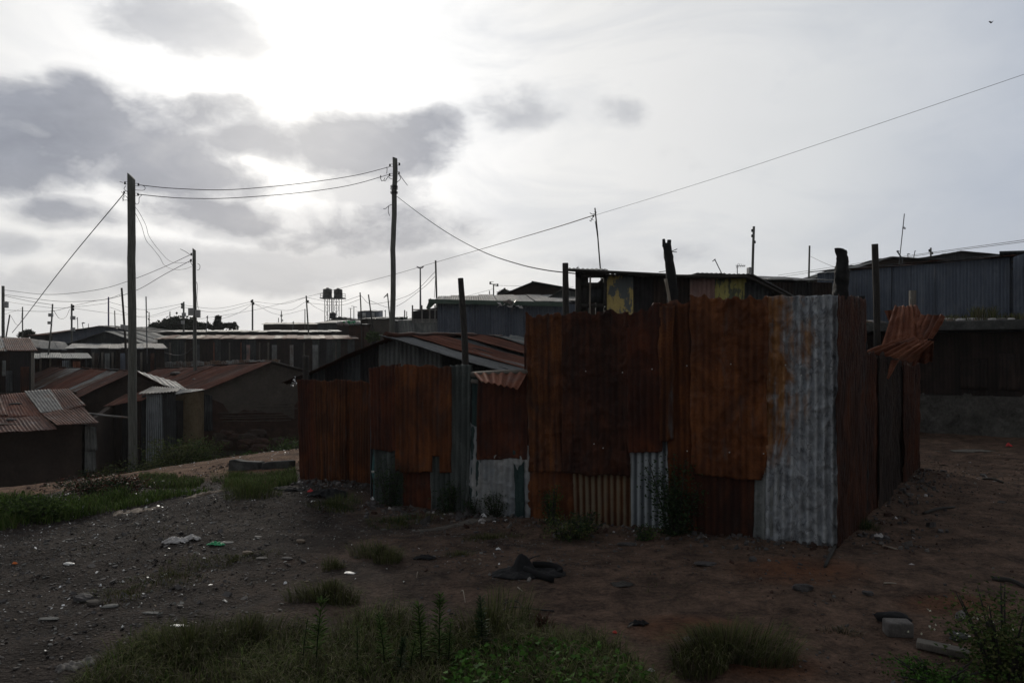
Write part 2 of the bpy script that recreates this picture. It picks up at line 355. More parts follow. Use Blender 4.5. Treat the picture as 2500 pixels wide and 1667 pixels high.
tin('rust_streaked', (.024, .008, .004), (.080, .025, .009), (.19, .072, .022), galv=(.10, .10, .10), gamt=.12, streak=.75)
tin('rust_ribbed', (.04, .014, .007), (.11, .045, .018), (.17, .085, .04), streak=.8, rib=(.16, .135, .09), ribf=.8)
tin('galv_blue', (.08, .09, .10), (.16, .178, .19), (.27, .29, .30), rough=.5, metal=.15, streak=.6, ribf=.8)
tin('galv_grey', (.075, .080, .078), (.15, .158, .155), (.25, .255, .245), rough=.5, metal=.15, streak=.55)
tin('galv_green', (.028, .033, .031), (.062, .071, .067), (.115, .128, .12), rough=.55, metal=.1, streak=.7)
tin('galv_dark', (.02, .022, .024), (.05, .054, .057), (.10, .105, .107), rough=.55, metal=.1, streak=.6)
tin('galv_rusty', (.05, .025, .016), (.12, .07, .045), (.20, .14, .10), galv=(.22, .225, .22), gamt=.5, rough=.5)
tin('steel_blue', (.055, .065, .085), (.090, .105, .132), (.13, .145, .17), rough=.45, metal=.1, streak=.6)
tin('roof_rust', (.042, .020, .015), (.10, .044, .031), (.19, .098, .07), galv=(.24, .235, .23), gamt=.18, rough=.72, streak=.7)
tin('roof_rust_red', (.055, .020, .014), (.12, .045, .028), (.19, .08, .05), rough=.75, streak=.7)
tin('roof_grey', (.07, .07, .07), (.135, .137, .138), (.23, .232, .23), rough=.6, metal=.1, streak=.6)
tin('roof_pale', (.09, .085, .078), (.18, .172, .16), (.30, .29, .275), galv=(.14, .07, .045), gamt=.25, rough=.62)
tin('green_sheet', (.012, .024, .024), (.022, .042, .04), (.05, .075, .07), rough=.5)
tin('dark_tin', (.010, .009, .010), (.022, .020, .021), (.045, .042, .042), rough=.6)
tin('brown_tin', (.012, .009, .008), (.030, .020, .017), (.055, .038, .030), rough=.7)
tin('pink_tin', (.13, .08, .07), (.25, .155, .135), (.34, .24, .21), galv=(.12, .13, .13), gamt=.3)
tin('white_sheet', (.16, .155, .145), (.27, .262, .25), (.38, .37, .355), galv=(.14, .165, .19), gamt=.45, rough=.55, streak=.35, gsp=.12)
tin('mast_steel', (.06, .065, .07), (.12, .125, .13), (.2, .2, .2), rough=.5, metal=.4)
def peel(name, paint, under):
    m, n = newmat(name); uv = n('UVMap'); a = n.noise(n.map(uv, (11, 2.6, 1)), 1.0, 8, .68, .4); b = n.noise(n.map(uv, (1.8, 1.5, 1), (4, 4, 0)), 1.2, 4, .6)
    f = n.math('ADD', n.math('MULTIPLY', a, .55), n.math('MULTIPLY', b, .45)); v = n.noise(uv, 18, 5, .6)
    pc = n.mix(v, tuple(q * .6 for q in paint), tuple(q * 1.25 for q in paint))
    return finish(m, n, n.mix(n.ramp(f, [(.475, 0.0), (.495, 1.0)]), under, pc), .6, 0, a, .3, .004)
peel('yellow_peeling', (.46, .35, .115), (.085, .10, .10))
peel('yellow_moss', (.40, .36, .10), (.09, .10, .06))
# the big silver sheet at the corner: bare zinc with rust down its left side
def silver():
    m, n = newmat('silver_stained'); uv = n('UVMap'); sp = n.t.nodes.new('ShaderNodeSeparateXYZ'); n.t.links.new(uv, sp.inputs[0])
    nz = n.noise(n.map(uv, (3.2, 1.6, 1)), 1.0, 9, .66, .6); st = n.noise(n.map(uv, (14, 1.1, 1)), 1.0, 5, .6)
    # stain stronger at small u (left) and upper part
    g = n.math('MULTIPLY', n.math('SUBTRACT', .30, sp.outputs[0]), 2.1)
    vy = n.math('ADD', sp.outputs[1], n.math('MULTIPLY', n.math('SUBTRACT', nz, .5), 1.6))
    f = n.math('ADD', n.math('ADD', n.math('MULTIPLY', n.math('SUBTRACT', nz, .5), 2.4), n.math('MULTIPLY', n.math('SUBTRACT', st, .5), 1.0)), n.math('ADD', n.math('MINIMUM', g, .30), .42))
    mk = n.math('MULTIPLY', n.ramp(f, [(.30, 0.0), (.72, .95)]), n.ramp(n.math('MULTIPLY', vy, .4), [(.32, 0.0), (.42, 1.0)]))
    z1 = n.noise(n.map(uv, (8, 3.5, 1)), 1.6, 8, .7, .5)
    zc = n.ramp(z1, [(.30, (.13, .14, .155)), (.5, (.21, .222, .235)), (.68, (.34, .35, .355))])
    crs = n.math('SINE', n.math('MULTIPLY', sp.outputs[0], 2 * math.pi / .076)); zc = n.mix(n.math('MULTIPLY', n.ramp(n.math('ADD', n.math('MULTIPLY', crs, .35), n.math('MULTIPLY_ADD', nz, 1.2, -.1)), [(.55, 0.0), (1.0, 1.0)]), .55), zc, (.44, .45, .455)); zc = n.mix(n.math('MULTIPLY', n.ramp(n.math('ADD', n.math('MULTIPLY', crs, -.35), n.math('MULTIPLY_ADD', nz, 1.2, -.1)), [(.6, 0.0), (1.0, 1.0)]), .4), zc, (.10, .112, .13))  # rib relief painted onto the zinc: lightened crowns, darkened valleys
    ce = n.noise(n.map(uv, (7, 3.2, 1), (6, 2, 0)), 1.0, 4, .6, 1.5); zc = n.mix(n.ramp(n.math('ABSOLUTE', n.math('SUBTRACT', ce, .5)), [(0.0, .8), (.018, 0.0)]), zc, (.055, .06, .07))  # crease shade drawn into the colour as thin dark lines
    dk = n.noise(n.map(uv, (7, 5, 1), (3, 8, 0)), 1.5, 7, .72, 1.2); zc = n.mix(n.math('MULTIPLY', n.ramp(dk, [(.6, 0.0), (.67, 1.0)]), .75), zc, (.05, .055, .065))
    rc = n.ramp(st, [(.3, (.075, .03, .010)), (.5, (.19, .075, .018)), (.7, (.30, .16, .06))])
    return finish(m, n, n.mix(mk, zc, rc), n.ramp(z1, [(.3, .45), (.7, .72)]), .12, n.math('ADD', z1, n.math('MULTIPLY', dk, .7)), .8, .02, .2)
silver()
def earth(name, a, b, c, scale=3.0, rough=.95, uv=False, bs=.5, bd=.01, stretch=(1, 1, 1)):
    m, n = newmat(name); co = n('UVMap') if uv else n('TexCoord', out=3); co = n.map(co, stretch)
    x = n.noise(co, scale, 9, .65, .3); y = n.noise(co, scale * 9, 5, .7)
    f = n.math('ADD', n.math('MULTIPLY', x, .65), n.math('MULTIPLY', y, .35))
    return finish(m, n, n.ramp(f, [(.35, a), (.5, b), (.66, c)]), rough, 0, f, bs, bd, .25)
earth('mud', (.045, .038, .032), (.078, .068, .058), (.115, .10, .088), 1.4)
earth('mud_dark', (.020, .014, .011), (.040, .028, .022), (.065, .046, .036), 1.2)
earth('mud_yellow', (.09, .065, .035), (.19, .145, .085), (.25, .20, .13), 2.0)
earth('mud_lower', (.016, .009, .007), (.040, .021, .015), (.075, .042, .030), 5.0)
earth('plaster_grey', (.055, .050, .045), (.085, .078, .070), (.11, .10, .092), 1.2, bs=.2)
earth('concrete', (.06, .06, .055), (.12, .118, .11), (.19, .185, .175), 1.6, .85)
earth('concrete_dark', (.022, .023, .022), (.05, .05, .047), (.10, .10, .092), 2.2, .9)
earth('stone', (.05, .045, .042), (.10, .09, .083), (.17, .155, .145), 9, .85)
earth('stone_dark', (.025, .022, .022), (.05, .045, .044), (.09, .082, .08), 9, .8)
earth('stone_tan', (.07, .05, .036), (.13, .098, .072), (.20, .16, .125), 9, .85)
earth('plinth_render', (.028, .026, .023), (.075, .070, .062), (.135, .126, .112), 2.6, .95, bs=.8, bd=.03)
earth('chip_pale', (.32, .31, .30), (.5, .49, .47), (.65, .64, .62), 20, .35)
earth('wood_grey', (.05, .043, .036), (.10, .088, .074), (.17, .15, .125), 2.0, .8, True, .5, .006, (30, 2, 1))
earth('pole_wood', (.05, .052, .045), (.10, .102, .09), (.17, .17, .15), 2.0, .8, True, .5, .006, (16, 1.2, 1))
earth('wood_dark', (.012, .011, .010), (.028, .025, .022), (.06, .052, .045), 2.0, .8, True, .6, .008, (20, 2, 1))
earth('wood_pale', (.13, .105, .08), (.22, .185, .145), (.32, .28, .23), 2.0, .7, True, .5, .006, (25, 2, 1))
earth('charcoal', (.0035, .0035, .0035), (.009, .009, .009), (.022, .021, .021), 14, .75, False, .9, .02)
earth('black_fabric', (.002, .002, .0024), (.0042, .0042, .005), (.009, .009, .010), 30, .85, bs=.2)
earth('black_plastic', (.008, .008, .009), (.013, .013, .014), (.022, .022, .023), 8, .45)
earth('white_plastic', (.45, .45, .45), (.6, .6, .6), (.75, .75, .75), 12, .35)
earth('bag_plastic', (.20, .18, .17), (.33, .31, .30), (.5, .48, .47), 14, .4)
earth('green_plastic', (.01, .13, .05), (.02, .24, .09), (.05, .36, .16), 14, .4)
earth('red_plastic', (.30, .02, .02), (.45, .03, .03), (.55, .07, .06), 14, .45)
earth('orange_plastic', (.45, .09, .01), (.6, .14, .02), (.7, .2, .05), 14, .45)
earth('box_grey', (.20, .20, .20), (.30, .30, .295), (.38, .38, .37), 5, .5)
earth('pipe_teal', (.03, .085, .085), (.05, .125, .125), (.09, .18, .175), 6, .45)
earth('purple_paint', (.06, .04, .11), (.09, .06, .15), (.12, .09, .19), 6, .6)
earth('green_fascia', (.035, .055, .043), (.06, .088, .07), (.09, .12, .10), 3, .7)
earth('cable', (.008, .008, .009), (.012, .012, .013), (.02, .02, .02), 10, .6)
earth('nail', (.35, .34, .32), (.5, .49, .46), (.6, .6, .58), 10, .35)
earth('peg_blue', (.03, .06, .2), (.05, .09, .3), (.1, .15, .4), 10, .5)
def foliage(name, a, b, c, trans=.3, rough=.5):
    m, n = newmat(name); uv = n('UVMap'); sp = n.t.nodes.new('ShaderNodeSeparateXYZ'); n.t.links.new(uv, sp.inputs[0])
    big = n.noise(n('TexCoord', out=3), 1.7, 3, .5)
    f = n.math('ADD', n.math('MULTIPLY', sp.outputs[0], .65), n.math('MULTIPLY', big, .5))
    return finish(m, n, n.ramp(f, [(.22, a), (.52, b), (.85, c)]), rough, 0, None, spec=.04, trans=trans)
foliage('grass', (.026, .034, .012), (.058, .070, .023), (.115, .118, .048), .12, .9)
foliage('grass_dry', (.035, .031, .018), (.07, .062, .037), (.13, .115, .072), .1, .8)
foliage('grass_fresh', (.024, .044, .011), (.050, .086, .018), (.10, .145, .036), .15, .9)
foliage('leaf', (.020, .038, .012), (.042, .070, .020), (.080, .118, .036), .15, .9)
foliage('leaf_dark', (.012, .022, .010), (.022, .040, .017), (.045, .070, .028), .2)
foliage('leaf_bright', (.02, .055, .010), (.04, .10, .016), (.075, .16, .03), .2, .6)
foliage('leaf_far', (.012, .018, .012), (.022, .030, .02), (.035, .045, .03), .2)
foliage('leaf_red', (.03, .012, .010), (.06, .025, .018), (.10, .045, .03), .2)
foliage('flower', (.35, .34, .25), (.5, .5, .38), (.6, .6, .5), .2)
M = MAT

# ------------------------------------------------------------------ terrain
_cp = [(-60, -30, 0), (0, -30, 0), (60, -30, 0), (-8, 0, 0), (-4, 0, 0), (0, 0, 0), (4, 0, 0), (8, 0, 0), (14, 2, .1), (-16, 3, -.1),
       (-3, 4, .02), (0, 4, .02), (3, 4, 0), (5.5, 5, .02), (-6, 6, -.08), (0, 6.5, -.02), (3.23, 7.3, .007), (1.7, 8.1, -.06), (.2, 8.9, -.136), (-1.88, 9.95, -.15), (-3.38, 11.6, -.19), (-2.1, 11, -.13)]
for (u, v, Y) in [(0, 1300, 8.3), (260, 1258, 8.9), (550, 1200, 10.2), (650, 1182, 10.9), (-400, 1330, 7.9), (0, 1235, 9.6), (250, 1215, 10.5), (450, 1190, 11.5), (300, 1180, 12.5), (600, 1152, 13),
                  (720, 1098, 15.5), (600, 1110, 15.5), (500, 1124, 15), (400, 1140, 14.5), (200, 1170, 14), (0, 1192, 13.5), (-300, 1215, 13), (120, 1205, 12)]:
    p = P(u, v, Y); _cp.append(tuple(p))
_cp += [(-9, 18.5, -1.6), (-6, 19, -1.5), (-3.5, 18, -.5), (-13, 18, -1.9), (-18, 18, -2), (-11, 21, -2.05), (-15, 21, -2.1), (-10, 25, -1.8), (-7, 25, -1.65), (-14, 28, -1.8), (-20, 28, -1.9), (-4, 24, -.9),
        (-30, 25, -2), (0, 13, 0), (3, 13, .05), (6.34, 11.6, 0), (5, 9, 0), (9, 10, 0), (8.8, 16, .0), (10.4, 15, .1), (14, 14, .2), (8, 6, 0), (11, 19, .7), (7, 20, .7), (2, 20, .5), (0, 26, .6), (14, 24, 1.2), (6, 28, 1.2), (25, 20, 1.0),
        (-25, 42, -.1), (-15, 42, .1), (-6, 42, .3), (4, 42, 1.0), (20, 42, 1.5), (-40, 70, .5), (-20, 70, .8), (0, 70, 1.2), (30, 70, 1.5), (-60, 120, .8), (0, 120, 1.1), (60, 120, 1.2),
        (-150, 250, .5), (0, 250, .6), (150, 250, .6), (-300, 600, 0), (0, 600, 0), (300, 600, 0), (-80, 20, -1.2), (80, 20, .8), (-600, 100, 0), (600, 100, 0), (-600, 900, 0), (600, 900, 0), (0, 1100, 0), (-600, -200, 0), (600, -200, 0), (0, -300, 0)]
_cp = np.array(_cp, float)
def _phi(r): return -np.sqrt(r * r + 0.8)
_D = np.sqrt(((_cp[:, None, :2] - _cp[None, :, :2]) ** 2).sum(-1)); _n = len(_cp)
_A = np.zeros((_n + 1, _n + 1)); _A[:_n, :_n] = _phi(_D); _A[:_n, _n] = 1; _A[_n, :_n] = 1
_w = np.linalg.solve(_A, np.concatenate([_cp[:, 2], [0]]))
def G0(x, y):
    x = np.asarray(x, float); y = np.asarray(y, float); z = np.full(x.shape, _w[-1])
    for k in range(_n): z = z + _w[k] * _phi(np.sqrt((x - _cp[k, 0]) ** 2 + (y - _cp[k, 1]) ** 2))
    return z
def G(x, y):
    """ground height with its lumps"""
    x = np.asarray(x, float); y = np.asarray(y, float)
    near = 1 / (1 + (np.hypot(x, y - 8) / 30) ** 2)
    z = G0(x, y) + near * (.10 * fbm(x * .8, y * .8, 3, 3) + .05 * fbm(x * 3.3, y * 3.3, 3, 8) + .014 * fbm(x * 14, y * 14, 3, 12))
    return z
def Gf(x, y): return float(G(np.array([x]), np.array([y]))[0])
def GP(u, v):
    """ground point seen at photo pixel (u, v)"""
    Y = np.concatenate([np.arange(2.5, 30, .02)]); x = (u - CX) / F * Y; z = EYE - (v - CY) / F * Y; g = G(x, Y)
    i = np.argmax(z <= g); return V(x[i], Y[i], g[i])
def axis(lo, hi, step, far_lo, far_hi, gr=1.18):
    a = list(np.arange(lo, hi + 1e-6, step)); s = step
    while a[-1] < far_hi: s *= gr; a.append(a[-1] + s)
    s = step
    while a[0] > far_lo: s *= gr; a.insert(0, a[0] - s)
    return np.array(a)
def ground():
    xs = axis(-7.5, 7.5, .045, -420, 420, 1.09); ys = axis(3.2, 16.5, .045, -60, 600, 1.08)
    X, Y = np.meshgrid(xs, ys); Z = G(X, Y)
    nx = len(xs); idx = np.arange(X.size).reshape(X.shape)
    fs = np.stack([idx[:-1, :-1], idx[:-1, 1:], idx[1:, 1:], idx[1:, :-1]], -1).reshape(-1, 4)
    mb = MB(); mb.add(np.stack([X, Y, Z], -1).reshape(-1, 3), fs)
    m, n = newmat('dirt'); co = n('TexCoord', out=3); sp = n.t.nodes.new('ShaderNodeSeparateXYZ'); n.t.links.new(co, sp.inputs[0])
    a = n.noise(co, .55, 7, .6, .4); b = n.noise(co, 3.2, 9, .68, .3); c = n.noise(co, 26, 7, .7); d = n.noise(co, 120, 3, .6)
    f = n.math('ADD', n.math('MULTIPLY', b, .5), n.math('ADD', n.math('MULTIPLY', c, .32), n.math('MULTIPLY', d, .18)))
    red = n.ramp(f, [(.38, (.026, .018, .014)), (.5, (.092, .060, .044)), (.64, (.19, .12, .086))])
    gry = n.ramp(f, [(.38, (.009, .007, .006)), (.5, (.029, .0225, .019)), (.64, (.078, .062, .053))])
    # the left yard is grey gravelly soil, the right one red earth
    side = n.math('ADD', n.math('MULTIPLY', sp.outputs[0], .16), n.math('ADD', n.math('MULTIPLY', sp.outputs[1], .02), n.math('MULTIPLY_ADD', a, 1.5, -.45)))
    col = n.mix(n.ramp(side, [(.05, 0.0), (.62, 1.0)]), gry, red)
    # bare clay on the bank beyond the yard
    clay = n.ramp(f, [(.38, (.026, .014, .009)), (.5, (.125, .070, .043)), (.64, (.30, .185, .12))])
    bank = n.math('ADD', n.math('MULTIPLY', sp.outputs[1], .5), n.math('MULTIPLY', n.math('ADD', sp.outputs[0], 3.0), -.12))
    bk = n.math('MULTIPLY', n.ramp(n.math('ADD', n.math('SUBTRACT', bank, 6.35), n.math('MULTIPLY', a, .6)), [(.2, 0.0), (.7, 1.0)]), n.ramp(sp.outputs[0], [(0.0, 1.0), (.01, 0.0)]))
    col = n.mix(bk, col, clay)
    # orange patches of fresh clay by the corner
    def patch(cx, cy, rx, ry):
        dx = n.math('MULTIPLY_ADD', sp.outputs[0], 1 / rx, -cx / rx); dy = n.math('MULTIPLY_ADD', sp.outputs[1], 1 / ry, -cy / ry)
        return n.math('SUBTRACT', 1.0, n.math('MULTIPLY_ADD', dx, dx, n.math('MULTIPLY', dy, dy)))
    q = None
    for (u, v, rx, ry) in ((1960, 1390, .75, .55), (2330, 1470, .5, .3), (1700, 1530, .6, .35), (1850, 1620, .5, .3)):
        g = GP(u, v); w_ = patch(g[0], g[1], rx, ry); q = w_ if q is None else n.math('MAXIMUM', q, w_)
    pm = n.ramp(n.math('MULTIPLY', n.math('MAXIMUM', q, 0.0), n.math('MULTIPLY', b, 1.7)), [(.1, 0.0), (.9, .75)])
    col = n.mix(pm, col, n.ramp(f, [(.35, (.06, .024, .012)), (.6, (.13, .052, .024))]))
    f2 = n.noise(co, 7.5, 6, .7, .5); col = n.mix(n.math('MULTIPLY', n.ramp(f2, [(.52, 0.0), (.68, 1.0)]), .6), col, (.012, .010, .009))
    v_ = n('TexVoronoi', Vector=co, Scale=38.0)
    h = n.math('ADD', n.math('MULTIPLY', b, .6), n.math('ADD', n.math('MULTIPLY', c, .45), n.math('MULTIPLY', n.math('SUBTRACT', .6, v_), .35)))
    finish(m, n, col, .95, 0, h, 1.0, .05, .08)
    o = mb.build('ground', m); tag(o, kind='structure')
ground()
# ------------------------------------------------------------------ tall tin enclosure
FC, FA = V(3.23, 7.3), V(.2, 8.9)                       # corner and left end of the front, in plan
FE = V(6.34, 11.6)                                     # far end of its right side
def on_line(p, q, u):
    k = (u - CX) / F; d = q - p
    return (k * p[1] - p[0]) / (d[0] - k * d[1])
def LP(p, q, u, v, off=0.0):
    t = on_line(p, q, u); w = p + (q - p) * t; d = nrm(q - p); nr = V(d[1], -d[0])
    if nr @ w > 0: nr = -nr                              # towards the camera
    z = EYE - (v - CY) / F * w[1]
    return V(w[0] + nr[0] * off, w[1] + nr[1] * off, z)
def FP(u, v, off=0.0): return LP(FC, FA, u, v, off)
def SP(u, v, off=0.0):
    t = on_line(FC, FE, u); w = FC + (FE - FC) * t; z = EYE - (v - CY) / F * w[1]
    return V(w[0] + .81 * off, w[1] - .586 * off, z)
def QP(fn, pts, off): return [fn(u, v, off) for (u, v) in pts]

enc = thing('tin_enclosure', 'tall enclosure patched from rust brown and silver corrugated sheets on burnt posts', 'fence', (FC[0], FC[1], 0))
def panel(fn, pts, off, mat, label=None, parent=enc, name='sheet_panel', **kw):
    """pts: bottom-left, bottom-right, top-right, top-left in photo pixels"""
    mb = MB(); kw.setdefault('crumple', .012); kw.setdefault('rag', (.03, .03)); kw.setdefault('rows', 60)
    sheet(mb, *QP(fn, pts, off), **kw)
    o = mb.build(name, M[mat], parent, solid=.002); tag(o, label); return o
panel(FP, [(1290, 1275), (1413, 1290), (1408, 1120), (1290, 1125)], .02, 'rust_orange', 'bright orange brown rusty patch at the foot of the left end', amp=.004, dent=.02)
panel(FP, [(1296, 1150), (1392, 1150), (1384, 764), (1288, 766)], .05, 'rust_streaked', 'tall rust brown sheet with pale orange streaks at the left end', amp=.006, rag=(.02, .06), crumple=.034, rows=110)
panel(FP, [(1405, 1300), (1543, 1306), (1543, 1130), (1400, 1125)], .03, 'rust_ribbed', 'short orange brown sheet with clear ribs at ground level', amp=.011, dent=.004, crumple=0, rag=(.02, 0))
panel(FP, [(1382, 1152), (1544, 1160), (1543, 758), (1378, 762)], .075, 'rust_dark', 'dark rust sheet crumpled all over beside the ribbed one', amp=.004, dent=.02, crumple=.034, rag=(.03, .05), rows=130, nseg=9)
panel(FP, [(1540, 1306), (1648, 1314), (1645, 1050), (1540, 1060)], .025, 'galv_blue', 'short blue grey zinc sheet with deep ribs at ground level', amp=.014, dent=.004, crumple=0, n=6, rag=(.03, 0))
panel(FP, [(1540, 1102), (1622, 1098), (1622, 738), (1536, 757)], .085, 'rust_maroon', 'maroon sheet with slanting ribs hanging short of the ground', amp=.011, dent=.022, crumple=.024, rag=(.03, .05), rows=100)
panel(FP, [(1640, 1312), (1706, 1312), (1706, 722), (1618, 742)], .05, 'rust_brown', 'narrow dark rust sheet with a jagged top', amp=.009, dent=.012, rag=(.05, .07))
panel(FP, [(1618, 1085), (1650, 1070), (1652, 745), (1615, 742)], .095, 'rust_streaked', 'narrow brown strip with a torn lower end', amp=.009, rag=(.09, .03))
panel(FP, [(1690, 1314), (1846, 1322), (1846, 1130), (1690, 1140)], .055, 'rust_dark', 'dark brown rusty sheet along the ground', amp=.008, dent=.012, rag=(.02, 0))
panel(FP, [(1694, 1152), (1876, 1172), (1882, 717), (1690, 722)], .10, 'rust_orange', 'largest rust brown sheet with a clipped lower corner', amp=.007, dent=.022, crumple=.034, rag=(.02, .07), rows=120,
      cut=lambda s, t: (t < .09) & (s > .93 + t * .8) | (t < .05) & (s < .05))
panel(FP, [(1842, 1317), (1905, 1323), (1905, 1150), (1846, 1152)], .065, 'galv_grey', 'narrow grey zinc piece at the foot of the stained silver sheet', amp=.01, n=3.2, crumple=.02, rows=50)
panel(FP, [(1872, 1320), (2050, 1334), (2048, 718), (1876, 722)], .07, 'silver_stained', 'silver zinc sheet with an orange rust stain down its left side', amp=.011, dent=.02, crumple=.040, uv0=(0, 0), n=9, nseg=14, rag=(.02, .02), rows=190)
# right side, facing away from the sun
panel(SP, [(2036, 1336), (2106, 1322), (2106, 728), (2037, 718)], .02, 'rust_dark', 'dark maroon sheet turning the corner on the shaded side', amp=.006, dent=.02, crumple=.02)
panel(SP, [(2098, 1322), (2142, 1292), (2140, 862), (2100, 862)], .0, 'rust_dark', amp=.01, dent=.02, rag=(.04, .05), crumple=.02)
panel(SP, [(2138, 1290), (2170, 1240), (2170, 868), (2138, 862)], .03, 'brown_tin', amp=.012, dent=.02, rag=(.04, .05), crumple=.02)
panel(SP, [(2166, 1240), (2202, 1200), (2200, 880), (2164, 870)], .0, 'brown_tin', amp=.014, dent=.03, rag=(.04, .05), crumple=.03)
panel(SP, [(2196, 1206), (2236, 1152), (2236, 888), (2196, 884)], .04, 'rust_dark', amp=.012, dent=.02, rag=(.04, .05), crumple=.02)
# back closures so that the yard is enclosed from other sides too
mb = MB(); a = V(FE[0], FE[1], Gf(*FE)); b = V(2.9, 12.9, 0.0); strips(mb, b, a, b + V(0, 0, 1.7), a + V(0, 0, 1.7), 4, 2, 3, rows=10); mb.build('sheet_panel', [M['rust_dark'], M['rust_maroon']], enc, solid=.002)
mb = MB(); a = V(FA[0] - .02, FA[1] + .1, -.15); b = V(.55, 10.4, -.1); strips(mb, b, a, b + V(0, 0, 1.9), a + V(0, 0, 2.2), 2, 1, 4, rows=10); mb.build('sheet_panel', M['rust_maroon'], enc, solid=.002)
def rough_post(name, parent, path, rad, mat, seed, rough=.2, ns=14, label=None, ycut=0.0, step=.05, extra=None):
    mb = MB(); p = smooth_path(path, 6); L = sum(np.linalg.norm(p[i + 1] - p[i]) for i in range(len(p) - 1)); k = max(6, int(L / step))
    d = np.concatenate([[0], np.cumsum([np.linalg.norm(p[i + 1] - p[i]) for i in range(len(p) - 1)])]); q = np.linspace(0, d[-1], k)
    p = np.array(p); pp = np.stack([np.interp(q, d, p[:, i]) for i in range(3)], 1); rr = np.interp(q / d[-1], np.linspace(0, 1, len(rad)), rad)
    tube(mb, pp, rr, ns, 0, rough, seed, True, ycut)
    if extra: extra(mb)
    o = mb.build(name, M[mat], parent); tag(o, label); return o
def nails(mb, c, lst):
    for (dx, dz, dy) in lst: tube(mb, [c, c + V(dx, dy, dz)], .004, 4)
rough_post('post', enc, [FP(1376, 1290, -.12), FP(1374, 900, -.12), FP(1370, 640, -.12)], [.042, .040, .036], 'wood_dark', 11, .12, label='square topped black post behind the streaked sheet')
rough_post('post', enc, [FP(1646, 1300, -.13), FP(1643, 860, -.12), FP(1636, 740, -.11), FP(1631, 660, -.10), FP(1622, 592, -.10)], [.035, .033, .033, .033, .033, .034, .050, .054, .052, .048], 'charcoal', 12, .45, label='burnt black post with a forked top',
           extra=lambda mb: (tube(mb, smooth_path([FP(1616, 600, -.1), FP(1614, 581, -.1)], 4), [.022, .016, .012, .010, .006], 8, 0, .3, 5), tube(mb, smooth_path([FP(1627, 602, -.1), FP(1628, 583, -.1)], 4), [.026, .022, .020, .017, .012], 8, 0, .3, 6),
                             nails(mb, FP(1632, 612, -.1), [(.07, .03, 0), (.065, -.005, 0)]), nails(mb, FP(1622, 660, -.1), [(-.09, -.01, 0)])))
rough_post('post', enc, [FP(1641, 790, -.05), FP(1632, 735, -.05), FP(1622, 680, -.05)], [.014, .016, .018], 'wood_pale', 13, .1, label='pale split stick leaning on the forked post')
rough_post('post', enc, [FP(2026, 1320, -.2), FP(2030, 900, -.2), FP(2046, 735, -.15), FP(2054, 655, -.12), FP(2051, 606, -.12)], [.05] * 16 + [.054, .06, .062, .064, .064, .062, .054], 'charcoal', 14, .6, 18, ycut=.018, label='thick charred post with scaly bark at the corner', step=.022)
rough_post('post', enc, [SP(2168, 1240, -.12), SP(2166, 800, -.12), SP(2161, 594, -.12)], [.045, .043, .040], 'wood_dark', 15, .06, label='smooth straight black post on the right side')
rough_post('post', enc, [SP(2118, 1300, -.05), SP(2117, 900, -.05), SP(2115, 722, -.05)], [.05, .052, .05, .035], 'charcoal', 16, .45, label='short burnt post beside the maroon corner sheet')
mb = MB()
for (u, v) in [(1684, 892), (1790, 888), (1922, 890), (1685, 1097), (1787, 1100), (1869, 1103), (1440, 905), (1529, 908), (1486, 750), (1460, 1080), (1998, 880), (1960, 915), (1600, 900), (1482, 1090)]:
    c = FP(u, v, .125); mb = MB(); tube(mb, [c, c + V(-.004, -.01, 0)], [.007, .005], 6); mb.build('nail', M['nail'], enc)

# crumpled sheet caught on top of the right side
cr = thing('crumpled_sheet', 'torn orange brown roofing sheet crumpled like a fan on top of the enclosure', 'metal sheet', SP(2190, 900, .05))
mb = MB()
def cs(u, v, Y): return P(u, v, Y)
sheet(mb, cs(2108, 858, 9.2), cs(2225, 887, 9.3), cs(2278, 834, 9.0), cs(2226, 818, 9.5), n=6, amp=.016, dent=.03, crumple=.035, rag=(0, .05), rows=14, nseg=4)
sheet(mb, cs(2226, 886, 9.32), cs(2276, 884, 9.35), cs(2278, 834, 9.02), cs(2240, 830, 9.2), n=2, amp=.02, dent=.03, crumple=.04, rag=(.03, .02), rows=12, nseg=8)
sheet(mb, cs(2152, 842, 9.45), cs(2264, 822, 9.35), cs(2240, 746, 9.7), cs(2184, 748, 9.75), n=6, amp=.016, dent=.05, crumple=.035, rag=(0, .02), rows=16, nseg=4)
sheet(mb, cs(2214, 828, 9.5), cs(2278, 828, 9.3), cs(2312, 772, 9.2), cs(2236, 758, 9.6), n=5, amp=.016, dent=.05, crumple=.035, rag=(.02, .03), rows=14, nseg=4)
sheet(mb, cs(2188, 832, 9.8), cs(2216, 806, 9.8), cs(2206, 750, 9.85), cs(2158, 760, 9.85), n=4, amp=.014, dent=.03, crumple=.03, rag=(0, .02), rows=16, nseg=8)
sheet(mb, cs(2163, 924, 9.25), cs(2168, 926, 9.25), cs(2196, 878, 9.35), cs(2174, 880, 9.35), n=1, amp=.01, dent=.02, crumple=.03, rows=14, nseg=8)
mb.build('metal_sheet', M['rust_bright'], cr, solid=.003, smooth=False)

